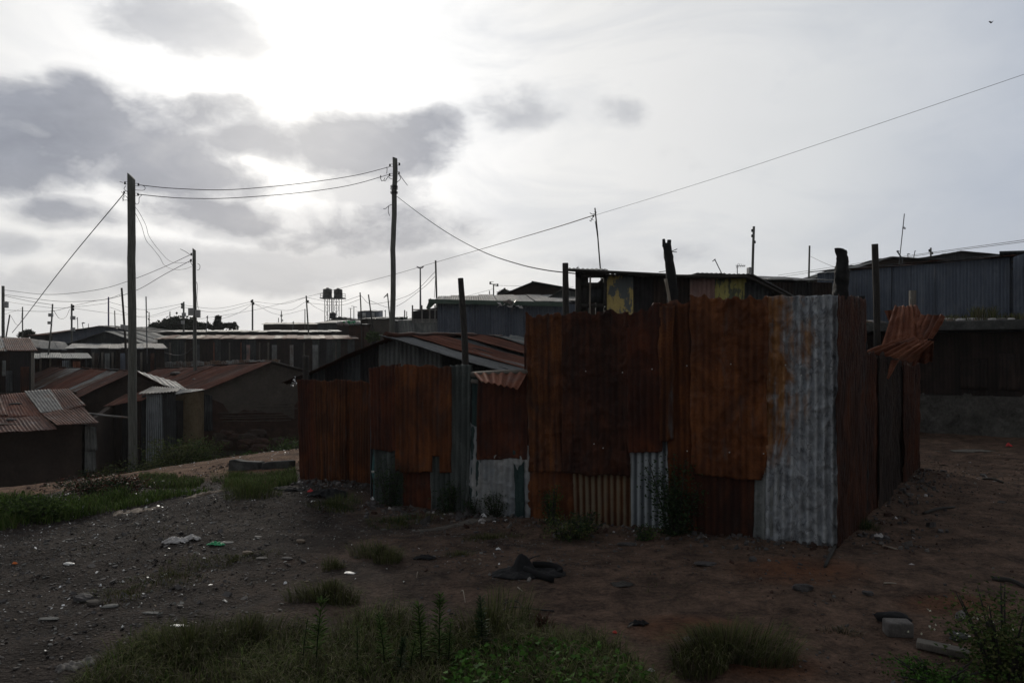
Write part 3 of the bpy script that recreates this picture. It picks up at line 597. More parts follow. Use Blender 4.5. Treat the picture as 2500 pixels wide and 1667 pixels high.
# ------------------------------------------------------------------ low tin fence, left of it
FB = FC + (FA - FC) * on_line(FC, FA, 910); D0, D1 = V(-2.08, 11.0), V(-3.38, 11.6)
def DP(u, v, off=0.0):
    t = on_line(D0, D1, u); w = D0 + (D1 - D0) * t; z = EYE - (v - CY) / F * w[1]; return V(w[0] - .42 * off, w[1] - .9 * off, z)
lf = thing('tin_fence', 'low patched fence of rust brown sheets running left from the tall enclosure', 'fence', (FB[0], FB[1], -.15))
def lp(fn, pts, off, mat, label=None, **kw):
    kw.setdefault('crumple', .018); kw.setdefault('rag', (.035, .03)); kw.setdefault('rows', 70); kw.setdefault('amp', .007)
    return panel(fn, pts, off, mat, label, lf, **kw)
lp(DP, [(732, 1178), (778, 1180), (772, 926), (725, 926)], .0, 'rust_maroon', 'maroon sheet at the far left end', pitch=.05)
lp(DP, [(776, 1182), (850, 1184), (850, 926), (771, 924)], .035, 'rust_streaked', 'sheet with orange brown streaks', pitch=.05)
lp(DP, [(840, 1184), (914, 1188), (914, 930), (842, 928)], .0, 'rust_brown', pitch=.05)
lp(FP, [(915, 1232), (992, 1246), (988, 1080), (915, 1080)], .0, 'galv_green', 'dark green grey sheet near the ground', amp=.009)
lp(FP, [(988, 1250), (1060, 1256), (1058, 1120), (986, 1120)], .02, 'rust_maroon', amp=.008)
lp(FP, [(1055, 1255), (1143, 1262), (1140, 1075), (1055, 1090)], .03, 'galv_green', amp=.012, n=7, crumple=.004)
lp(FP, [(912, 1098), (985, 1100), (985, 888), (908, 896)], .05, 'rust_maroon', pitch=.06)
lp(FP, [(974, 1148), (1110, 1152), (1110, 894), (972, 888)], .075, 'rust_brown', 'wide rust brown sheet with a notch cut from its foot', amp=.006, crumple=.016,
   cut=lambda s, t: (s > .66) & (s < .79) & (t < .15 + .1 * (s - .66)))
lp(FP, [(1106, 1262), (1150, 1264), (1155, 886), (1104, 887)], .045, 'galv_green', 'tall grey green sheet with wide ribs', amp=.016, n=3.5, crumple=.004)
lp(FP, [(1140, 1266), (1298, 1284), (1296, 1085), (1150, 1030)], .025, 'white_sheet', 'pale wrinkled zinc sheet at the foot beside the tall enclosure', amp=.004, dent=.025, crumple=.03, rows=110, nseg=9)
lp(FP, [(1262, 1270), (1284, 1275), (1284, 1100), (1258, 1100)], .04, 'green_sheet', 'dark green strip standing over the pale sheet', amp=.004)
lp(FP, [(1150, 1240), (1175, 1240), (1180, 915), (1156, 915)], .03, 'green_sheet', amp=.006)
lp(FP, [(1169, 1122), (1292, 1118), (1292, 912), (1172, 922)], .055, 'rust_maroon', 'square maroon sheet with rounded lower corners', amp=.004, crumple=.02,
   cut=lambda s, t: ((s - .12) ** 2 + (t - .08) ** 2 > .02) & (s < .1) & (t < .07))
# bent awning over it with a beam
mb = MB(); a, b = FP(1162, 912, .06), FP(1292, 908, .06); c, d = FP(1205, 928, .30), FP(1292, 946, .30); sheet(mb, c, d, b, a, n=6, amp=.016, dent=.012, rag=(.03, 0), rows=12)
mb.build('awning', M['rust_bright'], lf, solid=.003)
mb = MB(); a, b = FP(1155, 914, .03), FP(1294, 908, .03); tube(mb, [a, (a + b) / 2 + V(0, 0, .006), b], .035, 8, 0, .2, 3); tube(mb, [FP(1155, 930, .03), FP(1190, 934, .03)], .03, 8, 0, .3, 9); mb.build('beam', M['wood_grey'], lf)
mb = MB(); a = V(FB[0], FB[1], -.16); b = V(D0[0], D0[1], -.15); strips(mb, b, a, b + V(0, 0, 1.5), a + V(0, 0, 1.55), 2, 1, 2, rows=12); mb.build('sheet_panel', M['galv_dark'], lf, solid=.002)
rough_post('post', lf, [FP(1129, 1250, -.1), FP(1126, 880, -.1), FP(1118, 730, -.1), FP(1114, 678, -.1)], [.046, .043, .043, .042, .036], 'wood_dark', 21, .1, label='tall leaning dark post with a notched top')
rough_post('post', lf, [DP(738, 1170, -.1), DP(736, 868, -.1)], [.05, .047], 'wood_dark', 22, .12, label='short black post at the far left end')
mb = MB(); rg = np.random.default_rng(3); leaves(mb, DP(722, 934, .03) + rg.normal(size=(14, 3)) * [.015, .01, .05], .05, rg, .7); o = mb.build('plastic_scrap', M['white_plastic'], None, loc=DP(722, 934, .03)); tag(o, 'small white plastic scrap tied to the left end of the low fence', 'litter')
# teal water pipe
mb = MB(); p0 = GP(915, 1222); tube(mb, smooth_path([p0 + V(.0, .0, -.05), V(p0[0], p0[1], 0) + V(0, 0, .1), P(911, 1150, p0[1]), P(915, 1100, p0[1] + .03), P(913, 1082, p0[1] + .05)], 6), .022, 10)
pp = thing('water_pipe', 'thin teal plastic pipe standing at the corner of the low fence', 'pipe', p0); mb.build('pipe', M['pipe_teal'], pp)
mb = MB(); tube(mb, [P(911, 1148, p0[1]), P(911, 1153, p0[1])], .027, 10); mb.build('clip', M['nail'], pp)

# ------------------------------------------------------------------ buildings: general builders
def profile_wall(mb, bl, br, tops, k, nm, seed, **kw):
    """sheets side by side from bl to br whose tops follow tops=[(s, z)]"""
    rs = random.Random(seed); ss = [q[0] for q in tops]; zz = [q[1] for q in tops]; nr = nrm(np.cross(br - bl, V(0, 0, 1)))
    for i in range(k):
        s0, s1 = i / k, (i + 1) / k + (.02 / k if i < k - 1 else 0); off = nr * (.02 * (i % 2) + rs.uniform(0, .015))
        a, b = bl + (br - bl) * s0 + off, bl + (br - bl) * s1 + off; c, d = b.copy(), a.copy(); c[2] = np.interp(s1, ss, zz); d[2] = np.interp(s0, ss, zz)
        sheet(mb, a, b, c, d, mi=rs.randrange(nm), rag=(.02, 0), **kw)
def gable_hut(name, label, cat, LG, LE, AP, RE, RG, d, wall, roofL, roofR, over=.22, front='flat', kw_w=8, kr=6, seed=1, lod=1.0, roof_lift=.03, group=None):
    """front gable corners (left ground, left eave, apex, right eave, right ground) and depth vector d"""
    LG, LE, AP, RE, RG, d = [np.asarray(q, float) for q in (LG, LE, AP, RE, RG, d)]
    root = thing(name, label, cat, (LG + RG) / 2, group); W = [M[w] for w in wall]; dn = nrm(d)
    mb = MB(); ln = np.linalg.norm(RG - LG)
    sap = float(np.dot((AP - LG)[:2], (RG - LG)[:2]) / np.dot((RG - LG)[:2], (RG - LG)[:2]))
    if front == 'flat':
        slab(mb, [LG, RG, RE, AP, LE], dn * .12)
    else:
        profile_wall(mb, LG, RG, [(0, LE[2]), (sap, AP[2]), (1, RE[2])], kw_w, len(W), seed, rows=max(5, int(18 * lod)), nseg=max(3, int(6 * lod)))
    slab(mb, [q + d for q in (RG, LG, LE, AP, RE)], -dn * .12)
    for (g, e, sgn) in ((LG, LE, 1), (RG, RE, -1)):
        side = nrm(RG - LG) * .1 * sgn; slab(mb, [g + dn * .13, g + d - dn * .13, e + d - dn * .13, e + dn * .13], side)
    mb.build('wall', W, root, smooth=(front != 'flat'))
    for (E, rm, nm_) in ((LE, roofL, 0), (RE, roofR, 1)):
        mb = MB(); sl = nrm(E - AP); e = E + sl * over * 1.3; a0 = e - dn * over; b0 = e + d + dn * over; a1 = AP - dn * over; b1 = AP + d + dn * over; lift = V(0, 0, roof_lift + .012 * nm_)
        strips(mb, a0 + lift, b0 + lift, a1 + lift, b1 + lift, kr, len(rm), seed * 3 + nm_, jit=.02, rag=.04, rows=max(5, int(16 * lod)), nseg=max(3, int(6 * lod)), dent=.02)
        mb.build('roof', [M[q] for q in rm], root, solid=.004)
    return root
def shed(name, label, cat, L, Rr, zf, zb, d, wall, roof, over=.2, front='tin', k=6, kr=6, seed=1, lod=1.0, pitch=.076, zfr=None, zbr=None, group=None, dent=.01, roof_over_front=None):
    """lean-to: front base corners L, Rr; front and back eave heights; depth vector d"""
    L, Rr, d = [np.asarray(q, float) for q in (L, Rr, d)]; root = thing(name, label, cat, (L + Rr) / 2, group); dn = nrm(d); W = [M[w] for w in wall]
    zfr = zf if zfr is None else zfr; zbr = zb if zbr is None else zbr
    def at(p, z): q = p.copy(); q[2] = z; return q
    mb = MB()
    if front == 'tin': profile_wall(mb, L, Rr, [(0, zf), (1, zfr)], k, len(W), seed, rows=max(5, int(18 * lod)), nseg=max(3, int(6 * lod)), pitch=pitch, dent=dent)
    else: slab(mb, [L, Rr, at(Rr, zfr), at(L, zf)], dn * .12)
    slab(mb, [Rr + d, L + d, at(L + d, zb), at(Rr + d, zbr)], -dn * .1)
    rt = nrm(Rr - L)
    slab(mb, [L + dn * .13, L + d - dn * .12, at(L + d - dn * .12, zb), at(L + dn * .13, zf)], rt * .1)
    slab(mb, [Rr + dn * .13, Rr + d - dn * .12, at(Rr + d - dn * .12, zbr), at(Rr + dn * .13, zfr)], -rt * .1)
    mb.build('wall', W, root, smooth=(front == 'tin'))
    mb = MB(); of = over if roof_over_front is None else roof_over_front; sl = nrm(at(L + d, zb) - at(L, zf)); lift = V(0, 0, .035)
    a0 = at(L, zf) - sl * of - rt * over + lift; b0 = at(Rr, zfr) - sl * of + rt * over + lift; a1 = at(L + d, zb) + sl * over - rt * over + lift; b1 = at(Rr + d, zbr) + sl * over + rt * over + lift
    strips(mb, a0, b0, a1, b1, kr, len(roof), seed * 5, jit=.02, rag=.03, rows=max(5, int(14 * lod)), nseg=max(3, int(6 * lod)), pitch=pitch, dent=.02)
    mb.build('roof', [M[q] for q in roof], root, solid=.005)
    return root
def down(p, z): q = np.array(p, float); q[2] = z; return q
def gz(p, dz=-.15): return down(p, Gf(p[0], p[1]) + dz)

# shack with the wavy gable right behind the low fence
Ys = 12.6
LE_, AP_, RE_ = P(752, 915, Ys + .2), P(968, 822, Ys), P(1240, 900, Ys - .1)
sh = thing('tin_shack', 'low tin shack with a sagging grey and rust gable roof behind the low fence', 'shack', gz(P(990, 1150, Ys)))
mb = MB(); L0, R0 = down(LE_, -.3), down(RE_, -.2)
profile_wall(mb, down(P(1075, 0, Ys), -.2), R0, [(0, 1.83), (1, RE_[2])], 2, 1, 5, rows=10); mb.build('wall', M['dark_tin'], sh, solid=.002)
mb = MB(); profile_wall(mb, L0, down(P(925, 0, Ys), -.3), [(0, LE_[2]), (1, 1.98)], 4, 2, 6, rows=16, amp=.012); mb.build('wall', [M['galv_dark'], M['dark_tin']], sh, solid=.002)
mb = MB(); profile_wall(mb, down(P(925, 0, Ys - .04), -.2), down(P(1080, 0, Ys - .04), -.2), [(0, 2.0), (.3, 2.08), (1, 1.82)], 3, 1, 7, rows=18, amp=.014, dent=.02); mb.build('wall', M['galv_grey'], sh, solid=.002)
dS = V(3.4, 6.6, 0); dn_ = nrm(dS)
mb = MB(); slab(mb, [L0 + dS, R0 + dS, RE_ + dS, AP_ + dS, LE_ + dS], dn_ * .1); slab(mb, [L0 + dn_ * .1, L0 + dS, LE_ + dS, LE_ + dn_ * .1], V(.08, 0, 0)); slab(mb, [R0 + dn_ * .1, R0 + dS, RE_ + dS, RE_ + dn_ * .1], V(-.08, 0, 0)); mb.build('wall', M['dark_tin'], sh, smooth=False)
# left slope: thin dark edge seen end on; right slope: alternating strips, each laid loose
mb = MB(); e = LE_ + nrm(LE_ - AP_) * .25; strips(mb, e - dn_ * .3, e + dS, AP_ - dn_ * .3, AP_ + dS, 7, 2, 8, jit=.03, rag=.06, rows=16, dent=.04); mb.build('roof_slope', [M['roof_rust_red'], M['rust_dark']], sh, solid=.004)
mb = MB(); e = RE_ + nrm(RE_ - AP_) * .3; rsd = random.Random(4)
mats = ['roof_grey', 'roof_rust_red', 'galv_dark', 'roof_rust_red', 'roof_rust_red', 'galv_grey', 'roof_rust_red', 'roof_rust', 'roof_grey', 'roof_grey']
for i in range(10):
    s0, s1 = i / 10 - .03, (i + 1) / 10 + .012; up_ = V(0, 0, .02 + .022 * (i % 2) + rsd.uniform(0, .02)); A, B = AP_ - dn_ * .25, AP_ + dS; E0, E1 = e - dn_ * .25, e + dS
    sheet(mb, E0 + (E1 - E0) * s0 + up_ + V(0, 0, rsd.uniform(-.02, .05)), E0 + (E1 - E0) * s1 + up_, A + (B - A) * s1 + up_, A + (B - A) * s0 + up_, mi=i, rag=(.10, .05), rows=24, dent=.035, amp=.012, sag=.02)
mb.build('roof_slope', [M[q] for q in mats], sh, solid=.004)
mb = MB(); tube(mb, smooth_path([AP_ + V(-.12, -.35, .02), AP_ + dS * .25 + V(0, 0, .04), AP_ + dS * .5 + V(.05, 0, .02)], 6), [.06, .05, .06, .04, .05, .05, .04, .05, .06, .05, .04, .04, .04], 8, 0, .5, 3); mb.build('ridge_scrap', M['rust_dark'], sh)

# yellow and black shack behind the tall enclosure
Yy = 12.3
ys = thing('painted_shack', 'black tin shack with peeling yellow panels above the tall enclosure', 'shack', gz(P(1650, 1100, Yy)))
def fr(u0, u1, v0, v1, mat, dy=0.0, name='wall_panel', k=1, label=None, **kw):
    mb = MB(); a, b = P(u0, v1, Yy + dy), P(u1, v1, Yy + dy); c, d = P(u1, v0, Yy + dy), P(u0, v0, Yy + dy)
    a, b = down(a, min(a[2], 1.3)), down(b, min(b[2], 1.3)); kw.setdefault('rows', 20); sheet(mb, a, b, c, d, **kw); o = mb.build(name, M[mat], ys, solid=.002); tag(o, label)
fr(1480, 1546, 672, 800, 'yellow_peeling', 0, label='yellow panel peeling to blue grey', amp=.008)
fr(1543, 1600, 670, 800, 'dark_tin', .02); fr(1596, 1690, 672, 800, 'brown_tin', .0); fr(1684, 1745, 680, 800, 'pink_tin', -.03, label='faded pink grey panel'); fr(1740, 1822, 680, 800, 'yellow_moss', .0, label='mossy yellow panel')
fr(1818, 1885, 690, 800, 'galv_dark', -.02); fr(1880, 1960, 725, 800, 'brown_tin', .0)
# open window bay at the left: posts, sill, board
mb = MB()
for (u0, u1, v0, v1, dy) in [(1405, 1418, 660, 800, 0), (1418, 1436, 670, 800, .06), (1474, 1481, 670, 800, 0), (1405, 1482, 664, 678, 0), (1418, 1478, 690, 702, .05), (1418, 1478, 742, 751, 0)]:
    a = P((u0 + u1) / 2, (v0 + v1) / 2, Yy + dy); box(mb, a, ((u1 - u0) / F * Yy, .06, (v1 - v0) / F * Yy))
mb.build('window_frame', M['wood_dark'], ys)
mb = MB(); a = P(1453, 720, Yy + .12); box(mb, a, (.36, .02, .26)); mb.build('window_board', M['galv_dark'], ys)
mb = MB(); tube(mb, [P(1441, 800, Yy - .02), P(1440, 740, Yy - .02), P(1441, 676, Yy - .02)], .015, 8, 0, .1, 2); mb.build('prop_stick', M['wood_pale'], ys)
top0, top1, top2 = P(1396, 664, Yy), P(1827, 674, Yy), P(1965, 745, Yy)
mb = MB(); bk = V(0, 3.4, -.12)
strips(mb, P(1392, 660, Yy - .2), P(1484, 661, Yy - .2), P(1392, 660, Yy - .2) + V(.0, .4, .06), P(1484, 661, Yy - .2) + V(.0, .4, .06), 1, 1, 1, rows=8)
strips(mb, P(1482, 669, Yy - .22), P(1640, 673, Yy - .22), P(1482, 669, Yy - .22) + bk, P(1640, 673, Yy - .22) + bk, 4, 1, 9, rows=14, rag=.02)
strips(mb, P(1636, 672, Yy - .24), top1 + V(0, -.24, 0), P(1636, 666, Yy - .24) + bk + V(0, 0, .25), top1 + bk + V(0, 0, .12), 3, 1, 10, rows=14, rag=.02)
strips(mb, top1 + V(.02, -.24, .02), top1 + bk + V(0, 0, .1), top2 + V(0, -.24, 0), top2 + bk, 3, 1, 11, rows=14, rag=.04)
mb.build('roof', M['roof_grey'], ys, solid=.012)
mb = MB()
tube(mb, [P(1386, 659, Yy - .3), P(1440, 662, Yy - .3), P(1640, 672, Yy - .25)], .025, 6, 0, .2); tube(mb, [P(1640, 674, Yy - .24), P(1827, 676, Yy - .24), P(1965, 748, Yy - .24)], .028, 6, 0, .2, 4)
mb.build('eave_pole', M['wood_dark'], ys)
mb = MB(); q = [P(1500, 0, Yy + .3), P(1960, 0, Yy + .3)]; slab(mb, [down(q[0], 0) + V(0, 2.8, 0), down(q[1], 0) + V(0, 2.8, 0), down(q[1], 2.5) + V(0, 2.8, 0), down(P(1827, 0, Yy + .3), 2.95) + V(0, 2.8, 0), down(q[0], 2.95) + V(0, 2.8, 0)], V(0, .1, 0))
slab(mb, [down(q[1], 0), down(q[1], 0) + V(0, 2.8, 0), down(q[1], 2.5) + V(0, 2.8, 0), down(q[1], 2.5)], V(-.08, 0, 0)); slab(mb, [down(P(1484, 0, Yy + .1), 0), down(P(1484, 0, Yy + .1), 0) + V(.3, 2.9, 0), down(P(1484, 0, Yy + .1), 2.9) + V(.3, 2.9, 0), down(P(1484, 0, Yy + .1), 2.95)], V(.08, 0, 0))
mb.build('wall', M['dark_tin'], ys, smooth=False)

# flat roofed shack behind it
a, b = P(1835, 0, 17), P(2030, 0, 17)
shed('flat_roof_shack', 'dark shack under a flat grey roof right of the painted shack', 'shack', gz(a), gz(b), P(0, 690, 17)[2], P(0, 672, 21)[2] - .1, V(-.4, 4, 0), ['dark_tin', 'brown_tin'], ['roof_grey', 'roof_pale'], seed=3, k=4, kr=4)
# big blue grey shed on the right, seen at an angle
a, b = P(1996, 0, 20.2), P(2466, 0, 15.85); zt = P(0, 668, 20.2)[2]; dd = V(3.6, 2.1, 0)
rs_ = shed('blue_shed', 'long blue grey corrugated shed with a rusty eave behind the concrete house', 'shed', gz(a), gz(b), zt, zt + .35, dd, ['steel_blue', 'steel_blue', 'steel_blue'], ['rust_dark', 'galv_dark'], k=9, kr=9, seed=5, over=.15, zfr=zt - .05, dent=.006)
mb = MB(); c = P(2480, 0, 15.3); profile_wall(mb, gz(c + V(-.05, 0, 0)), gz(c + V(1.2, -.2, 0)), [(0, 3.75), (1, 4.2)], 2, 1, 3, rows=12); mb.build('end_panel', M['steel_blue'], rs_, solid=.002)
mb = MB(); slab(mb, [P(2440, 619, 15.9), P(2620, 614, 15.2), P(2620, 614, 15.2) + V(2, 3, .1), P(2440, 619, 15.9) + V(2, 3, .1)], V(0, 0, .05)); mb.build('roof_flap', M['galv_dark'], rs_)
mb = MB()
for (u, v) in ((2470, 640), (2471, 657)): mb = MB(); q = P(u, v, 15.7); tube(mb, [q, q + V(.12, 0, .01)], .02, 6); mb.build('rafter_end', M['wood_dark'], rs_)
# gables peeping over its roof
def far_gable(label, LEp, APp, REp, Y, wall, roof, dep=6, name='gabled_house', lod=.5, over=.3, seed=1, front='flat', k=8, kr=6, cat='house', group=None, roofs2=None, d=None):
    LE, AP, RE = P(*LEp, Y), P(*APp, Y), P(*REp, Y)
    return gable_hut(name, label, cat, gz(LE), LE, AP, RE, gz(RE), V(0, dep, 0) if d is None else d, wall, roof, roofs2 or roof, over, front, k, kr, seed, lod, group=group)
far_gable('grey house gable with pale barge boards behind the blue shed, left of two', (2090, 655), (2168, 632), (2300, 640), 26, ['mud_dark'], ['roof_grey', 'galv_grey'], seed=11)
far_gable('grey house gable behind the blue shed, further right and slightly higher', (2240, 632), (2335, 618), (2450, 628), 30, ['galv_dark'], ['roof_grey', 'galv_grey'], seed=12)
# concrete slab house, far right
cz = thing('concrete_house', 'low dark house with a concrete slab roof and rough grey plinth at the far right', 'house', gz(P(2380, 1055, 15.5)))
h0, h1 = P(2105, 0, 17.2), P(2620, 0, 14.2); dH = V(2.4, 4.0, 0) * .4
mb = MB(); slab(mb, [down(h0, -.2), down(h1, -.1), down(h1, .90), down(h0, .78)], nrm(dH) * .3); sheet(mb, down(h0, -.2) - nrm(dH) * .06, down(h1, -.1) - nrm(dH) * .06, down(h1, .92) - nrm(dH) * .03, down(h0, .80) - nrm(dH) * .03, n=60, nseg=4, amp=.0, dent=.035, crumple=.03, rows=26, rag=(0, .10)); mb.build('plinth', M['plinth_render'], cz, smooth=False)
mb = MB(); o_ = nrm(dH) * .12; slab(mb, [down(h0, .8) + o_, down(h1, .9) + o_, down(h1, 2.2) + o_, down(h0, 2.2) + o_], nrm(dH) * .15); czw = mb.build('wall', M['brown_tin'], cz, smooth=False)
dw = nrm(h1 - h0)
def on_h(u, z, off=0): t = on_line(h0[:2], h1[:2], u); q = h0 + (h1 - h0) * t; return down(q, z) + nrm(dH) * (.12 - off)
for (u0, u1, z0, z1, mt, nm_) in ((2345, 2412, 1.0, 1.65, 'brown_tin', 'shutter'), (2160, 2215, .0, 1.9, 'wood_dark', 'door'), (2440, 2490, 1.0, 1.75, 'brown_tin', 'shutter')):
    mb = MB(); sheet(mb, on_h(u0, z0, .03), on_h(u1, z0, .03), on_h(u1, z1, .03), on_h(u0, z1, .03), rows=10); mb.build(nm_, M[mt], czw, solid=.01)
mb = MB(); slab(mb, [down(h0, 2.22) - nrm(dH) * .5, down(h1, 2.24) - nrm(dH) * .5, down(h1, 2.24) + dH * 1.1, down(h0, 2.22) + dH * 1.1], V(0, 0, .2)); mb.build('roof_slab', M['concrete_dark'], cz, smooth=False, bevel=.02)
mb = MB(); e = down(h0, 0) ; slab(mb, [down(h0, -.2) + o_ * 2.5, down(h0, -.2) + dH, down(h0, 2.2) + dH, down(h0, 2.2) + o_ * 2.5], dw * .15); slab(mb, [down(h1, -.2) + o_ * 2.5, down(h1, -.2) + dH, down(h1, 2.2) + dH, down(h1, 2.2) + o_ * 2.5], -dw * .15); mb.build('wall', M['mud_dark'], cz, smooth=False)
rg = np.random.default_rng(9)
mb = MB()
for i in range(46):
    t = rg.uniform(.02, .8); q = h0 + (h1 - h0) * t + nrm(dH) * rg.uniform(-.4, .1); s = rg.uniform(.05, .17); rock(mb, down(q, 2.43 + s * .12), (s * 1.6, s, s * .6), 30 + i, i % 3, rg.uniform(0, 3), 8, 5)
o = mb.build('rubble', [M['stone'], M['bag_plastic'], M['stone_tan']], None, loc=down(h0, 2.42)); tag(o, 'stones and scraps strewn along the edge of the concrete slab roof', 'rubble', kind='stuff')
mb = MB(); n_ = 900; t = rg.uniform(.35, .85, n_); q = h0[None] + (h1 - h0)[None] * t[:, None] + (nrm(dH)[None] * rg.uniform(-.3, .4, n_)[:, None]); q[:, 2] = 2.42
blades(mb, q, rg.uniform(.05, .2, n_) + .18 * (np.abs(t - .62) < .06), np.full(n_, .012), rg.uniform(.2, .9, n_), rg, mi=rg.integers(0, 2, n_)); o = mb.build('roof_grass', [M['grass'], M['grass_dry']], None, loc=down(h0, 2.42)); tag(o, 'thin grass growing on the concrete slab roof', 'grass', kind='stuff')
mb = MB(); q = P(2228, 0, 16.3); box(mb, down(q, 2.75), (.13, .08, .75), .3); o = mb.build('wooden_stake', M['wood_grey'], None, loc=down(q, 2.4)); tag(o, 'short pale stake on the roof above the crumpled sheet', 'stake')

# blue grey house with the thin pale roof, centre
Yb = 22
a, b = P(1068, 0, Yb), P(1420, 0, Yb)
bh = shed('blue_house', 'blue grey corrugated house with a thin pale roof and green fascia behind the low shack', 'house', gz(a), gz(b), P(0, 742, Yb)[2], P(0, 724, Yb + 4)[2], V(-.25, 4, 0), ['steel_blue'], ['roof_pale', 'roof_grey', 'roof_pale'], k=8, kr=10, seed=7, over=.12, dent=.004)
mb = MB(); a2, b2 = P(1046, 730, Yb - .2), P(1374, 738, Yb - .2); slab(mb, [a2, b2, b2 - V(0, 0, .13), a2 - V(0, 0, .13)], V(0, -.03, 0)); slab(mb, [P(1050, 728, Yb - .2), P(1040, 752, Yb - .22), P(1046, 756, Yb - .22), P(1066, 737, Yb - .2)], V(0, .06, 0)); mb.build('fascia', M['green_fascia'], bh, smooth=False)
mb = MB(); rg = np.random.default_rng(5); leaves(mb, P(1258, 742, Yb - .26) + rg.normal(size=(18, 3)) * [.22, .02, .05], .22, rg, .6); o = mb.build('hanging_cloth', M['bag_plastic'], None, loc=P(1258, 742, Yb - .26)); tag(o, 'scrap of pale cloth hanging from the fascia of the blue grey house', 'cloth')
far_gable('house with a green edged gable roof rising behind the blue grey house', (1205, 728), (1298, 692), (1500, 728), 27, ['mud_dark'], ['green_fascia', 'galv_dark'], name='gabled_house', seed=14, over=.35)
far_gable('grey shack end wall between the painted shack and the green gabled house', (1340, 726), (1375, 706), (1440, 720), 24.5, ['galv_grey'], ['galv_dark'], name='shack', seed=15, dep=3, cat='shack')
# lattice balcony left of it
a = P(1010, 0, 34)
bl_ = thing('balcony_house', 'small white walled house with a railed upper balcony left of the blue grey house', 'house', gz(a))
mb = MB(); slab(mb, [gz(P(980, 0, 34)), gz(P(1100, 0, 34)), P(1100, 782, 34), P(972, 782, 34)], V(0, 3, 0)); mb.build('wall', M['galv_grey'], bl_, smooth=False)
mb = MB()
for u in (1007, 1030, 1049, 1062): box(mb, P(u, 765, 34), (.06, .06, .75))
for v in (756, 780, 786): box(mb, P(1036, v, 34), (1.15, .05, .05))
mb.build('railing', M['roof_pale'], bl_, smooth=False)
mb = MB(); slab(mb, [P(1005, 760, 34.3), P(1070, 750, 34.3), P(1070, 784, 34.3), P(1005, 784, 34.3)], V(0, .1, 0)); mb.build('screen', M['dark_tin'], bl_, smooth=False)
# ------------------------------------------------------------------ huts down the slope, left
# nearest left hut with the patched roof
h = thing('mud_hut', 'dark mud hut with a patched rust and zinc roof at the left edge', 'hut', gz(P(60, 1180, 21), -.2))
Yh = 20.6
mb = MB(); a, b = gz(P(-260, 0, Yh)), gz(P(213, 0, Yh)); slab(mb, [a, b, down(b, P(0, 1035, Yh)[2]), down(a, P(0, 1035, Yh)[2])], V(0, .15, 0)); q = V(-1.1, 4.5, 0)
slab(mb, [b, b + q, down(b + q, .25), down(b, P(0, 1035, Yh)[2])], V(-.15, 0, 0)); slab(mb, [a + q, b + q, down(b + q, .25), down(a + q, .25)], V(0, -.1, 0)); slab(mb, [a, a + q, down(a + q, .25), down(a, P(0, 1035, Yh)[2])], V(.15, 0, 0)); mb.build('wall', M['mud_dark'], h, smooth=False)
Yr0, Yr1 = 19.9, 23.6
def rr(u, v, t, lift=0): return P(u, v, Yr0 + (Yr1 - Yr0) * t) + V(0, 0, lift)
def roofpart(pts, mat, ts, lift, label=None, **kw):
    mb = MB(); kw.setdefault('rag', (.05, .02)); sheet(mb, *[rr(u, v, t, lift) for (u, v), t in zip(pts, ts)], rows=24, dent=.02, amp=.012, **kw); o = mb.build('roof_sheet', M[mat], h, solid=.004); tag(o, label)
tlo, tm, thi = 0, .5, 1
roofpart([(-260, 1075), (140, 1049), (105, 1012), (-260, 1030)], 'roof_rust', (0, 0, .45, .45), .02, n=40)
roofpart([(138, 1042), (243, 1037), (203, 997), (96, 1010)], 'roof_rust', (.0, .0, .45, .45), .05, n=14)
roofpart([(-260, 1028), (20, 1018), (0, 968), (-260, 975)], 'roof_rust', (.42, .42, 1, 1), .06, n=30)
roofpart([(0, 1022), (108, 1018), (62, 962), (-10, 968)], 'roof_rust_red', (.4, .4, 1, 1), .05, n=12, label='rust red roof sheet with a dark patch')
roofpart([(100, 1016), (160, 1009), (122, 957), (60, 962)], 'roof_pale', (.4, .42, 1, 1), .09, n=8, label='pale zinc roof sheet')
roofpart([(156, 1008), (211, 995), (168, 954), (122, 957)], 'roof_rust', (.42, .45, 1, 1), .07, n=8)
mb = MB(); sheet(mb, rr(-260, 975, 1, -.03) + V(0, 3.2, -.5), rr(168, 954, 1, -.03) + V(0, 3.2, -.5), rr(168, 954, 1, 0), rr(-260, 975, 1, 0), n=50, rows=8); mb.build('roof_sheet', M['roof_rust'], h, solid=.004)
mb = MB(); sheet(mb, P(206, 1152, Yh - .1), P(236, 1150, Yh - .1), P(232, 1100, Yh - .1), P(207, 1100, Yh - .1), n=4, amp=.015); sheet(mb, P(208, 1102, Yh - .15), P(238, 1100, Yh - .15), P(234, 1042, Yh - .15), P(207, 1040, Yh - .15), n=4, amp=.015); mb.build('corner_sheet', M['galv_grey'], h, solid=.003)
for (u, v, s, mt, lb) in ((187, 1025, .22, 'white_plastic', 'white scrap lying on the patched roof of the mud hut'), (40, 992, .45, 'black_fabric', 'dark rag on the patched roof of the mud hut'), (146, 1024, .4, 'stone', 'grey stones weighting the patched roof of the mud hut'), (28, 1030, .3, 'stone_dark', 'dark stone on the lower roof edge of the mud hut')):
    t = (1060 - v) / 95; c = rr(u, v, t, .06); mb = MB(); rock(mb, c, (s, s * .5, s * .25), u); o = mb.build('roof_litter', M[mt], None, loc=c); tag(o, lb, 'litter')
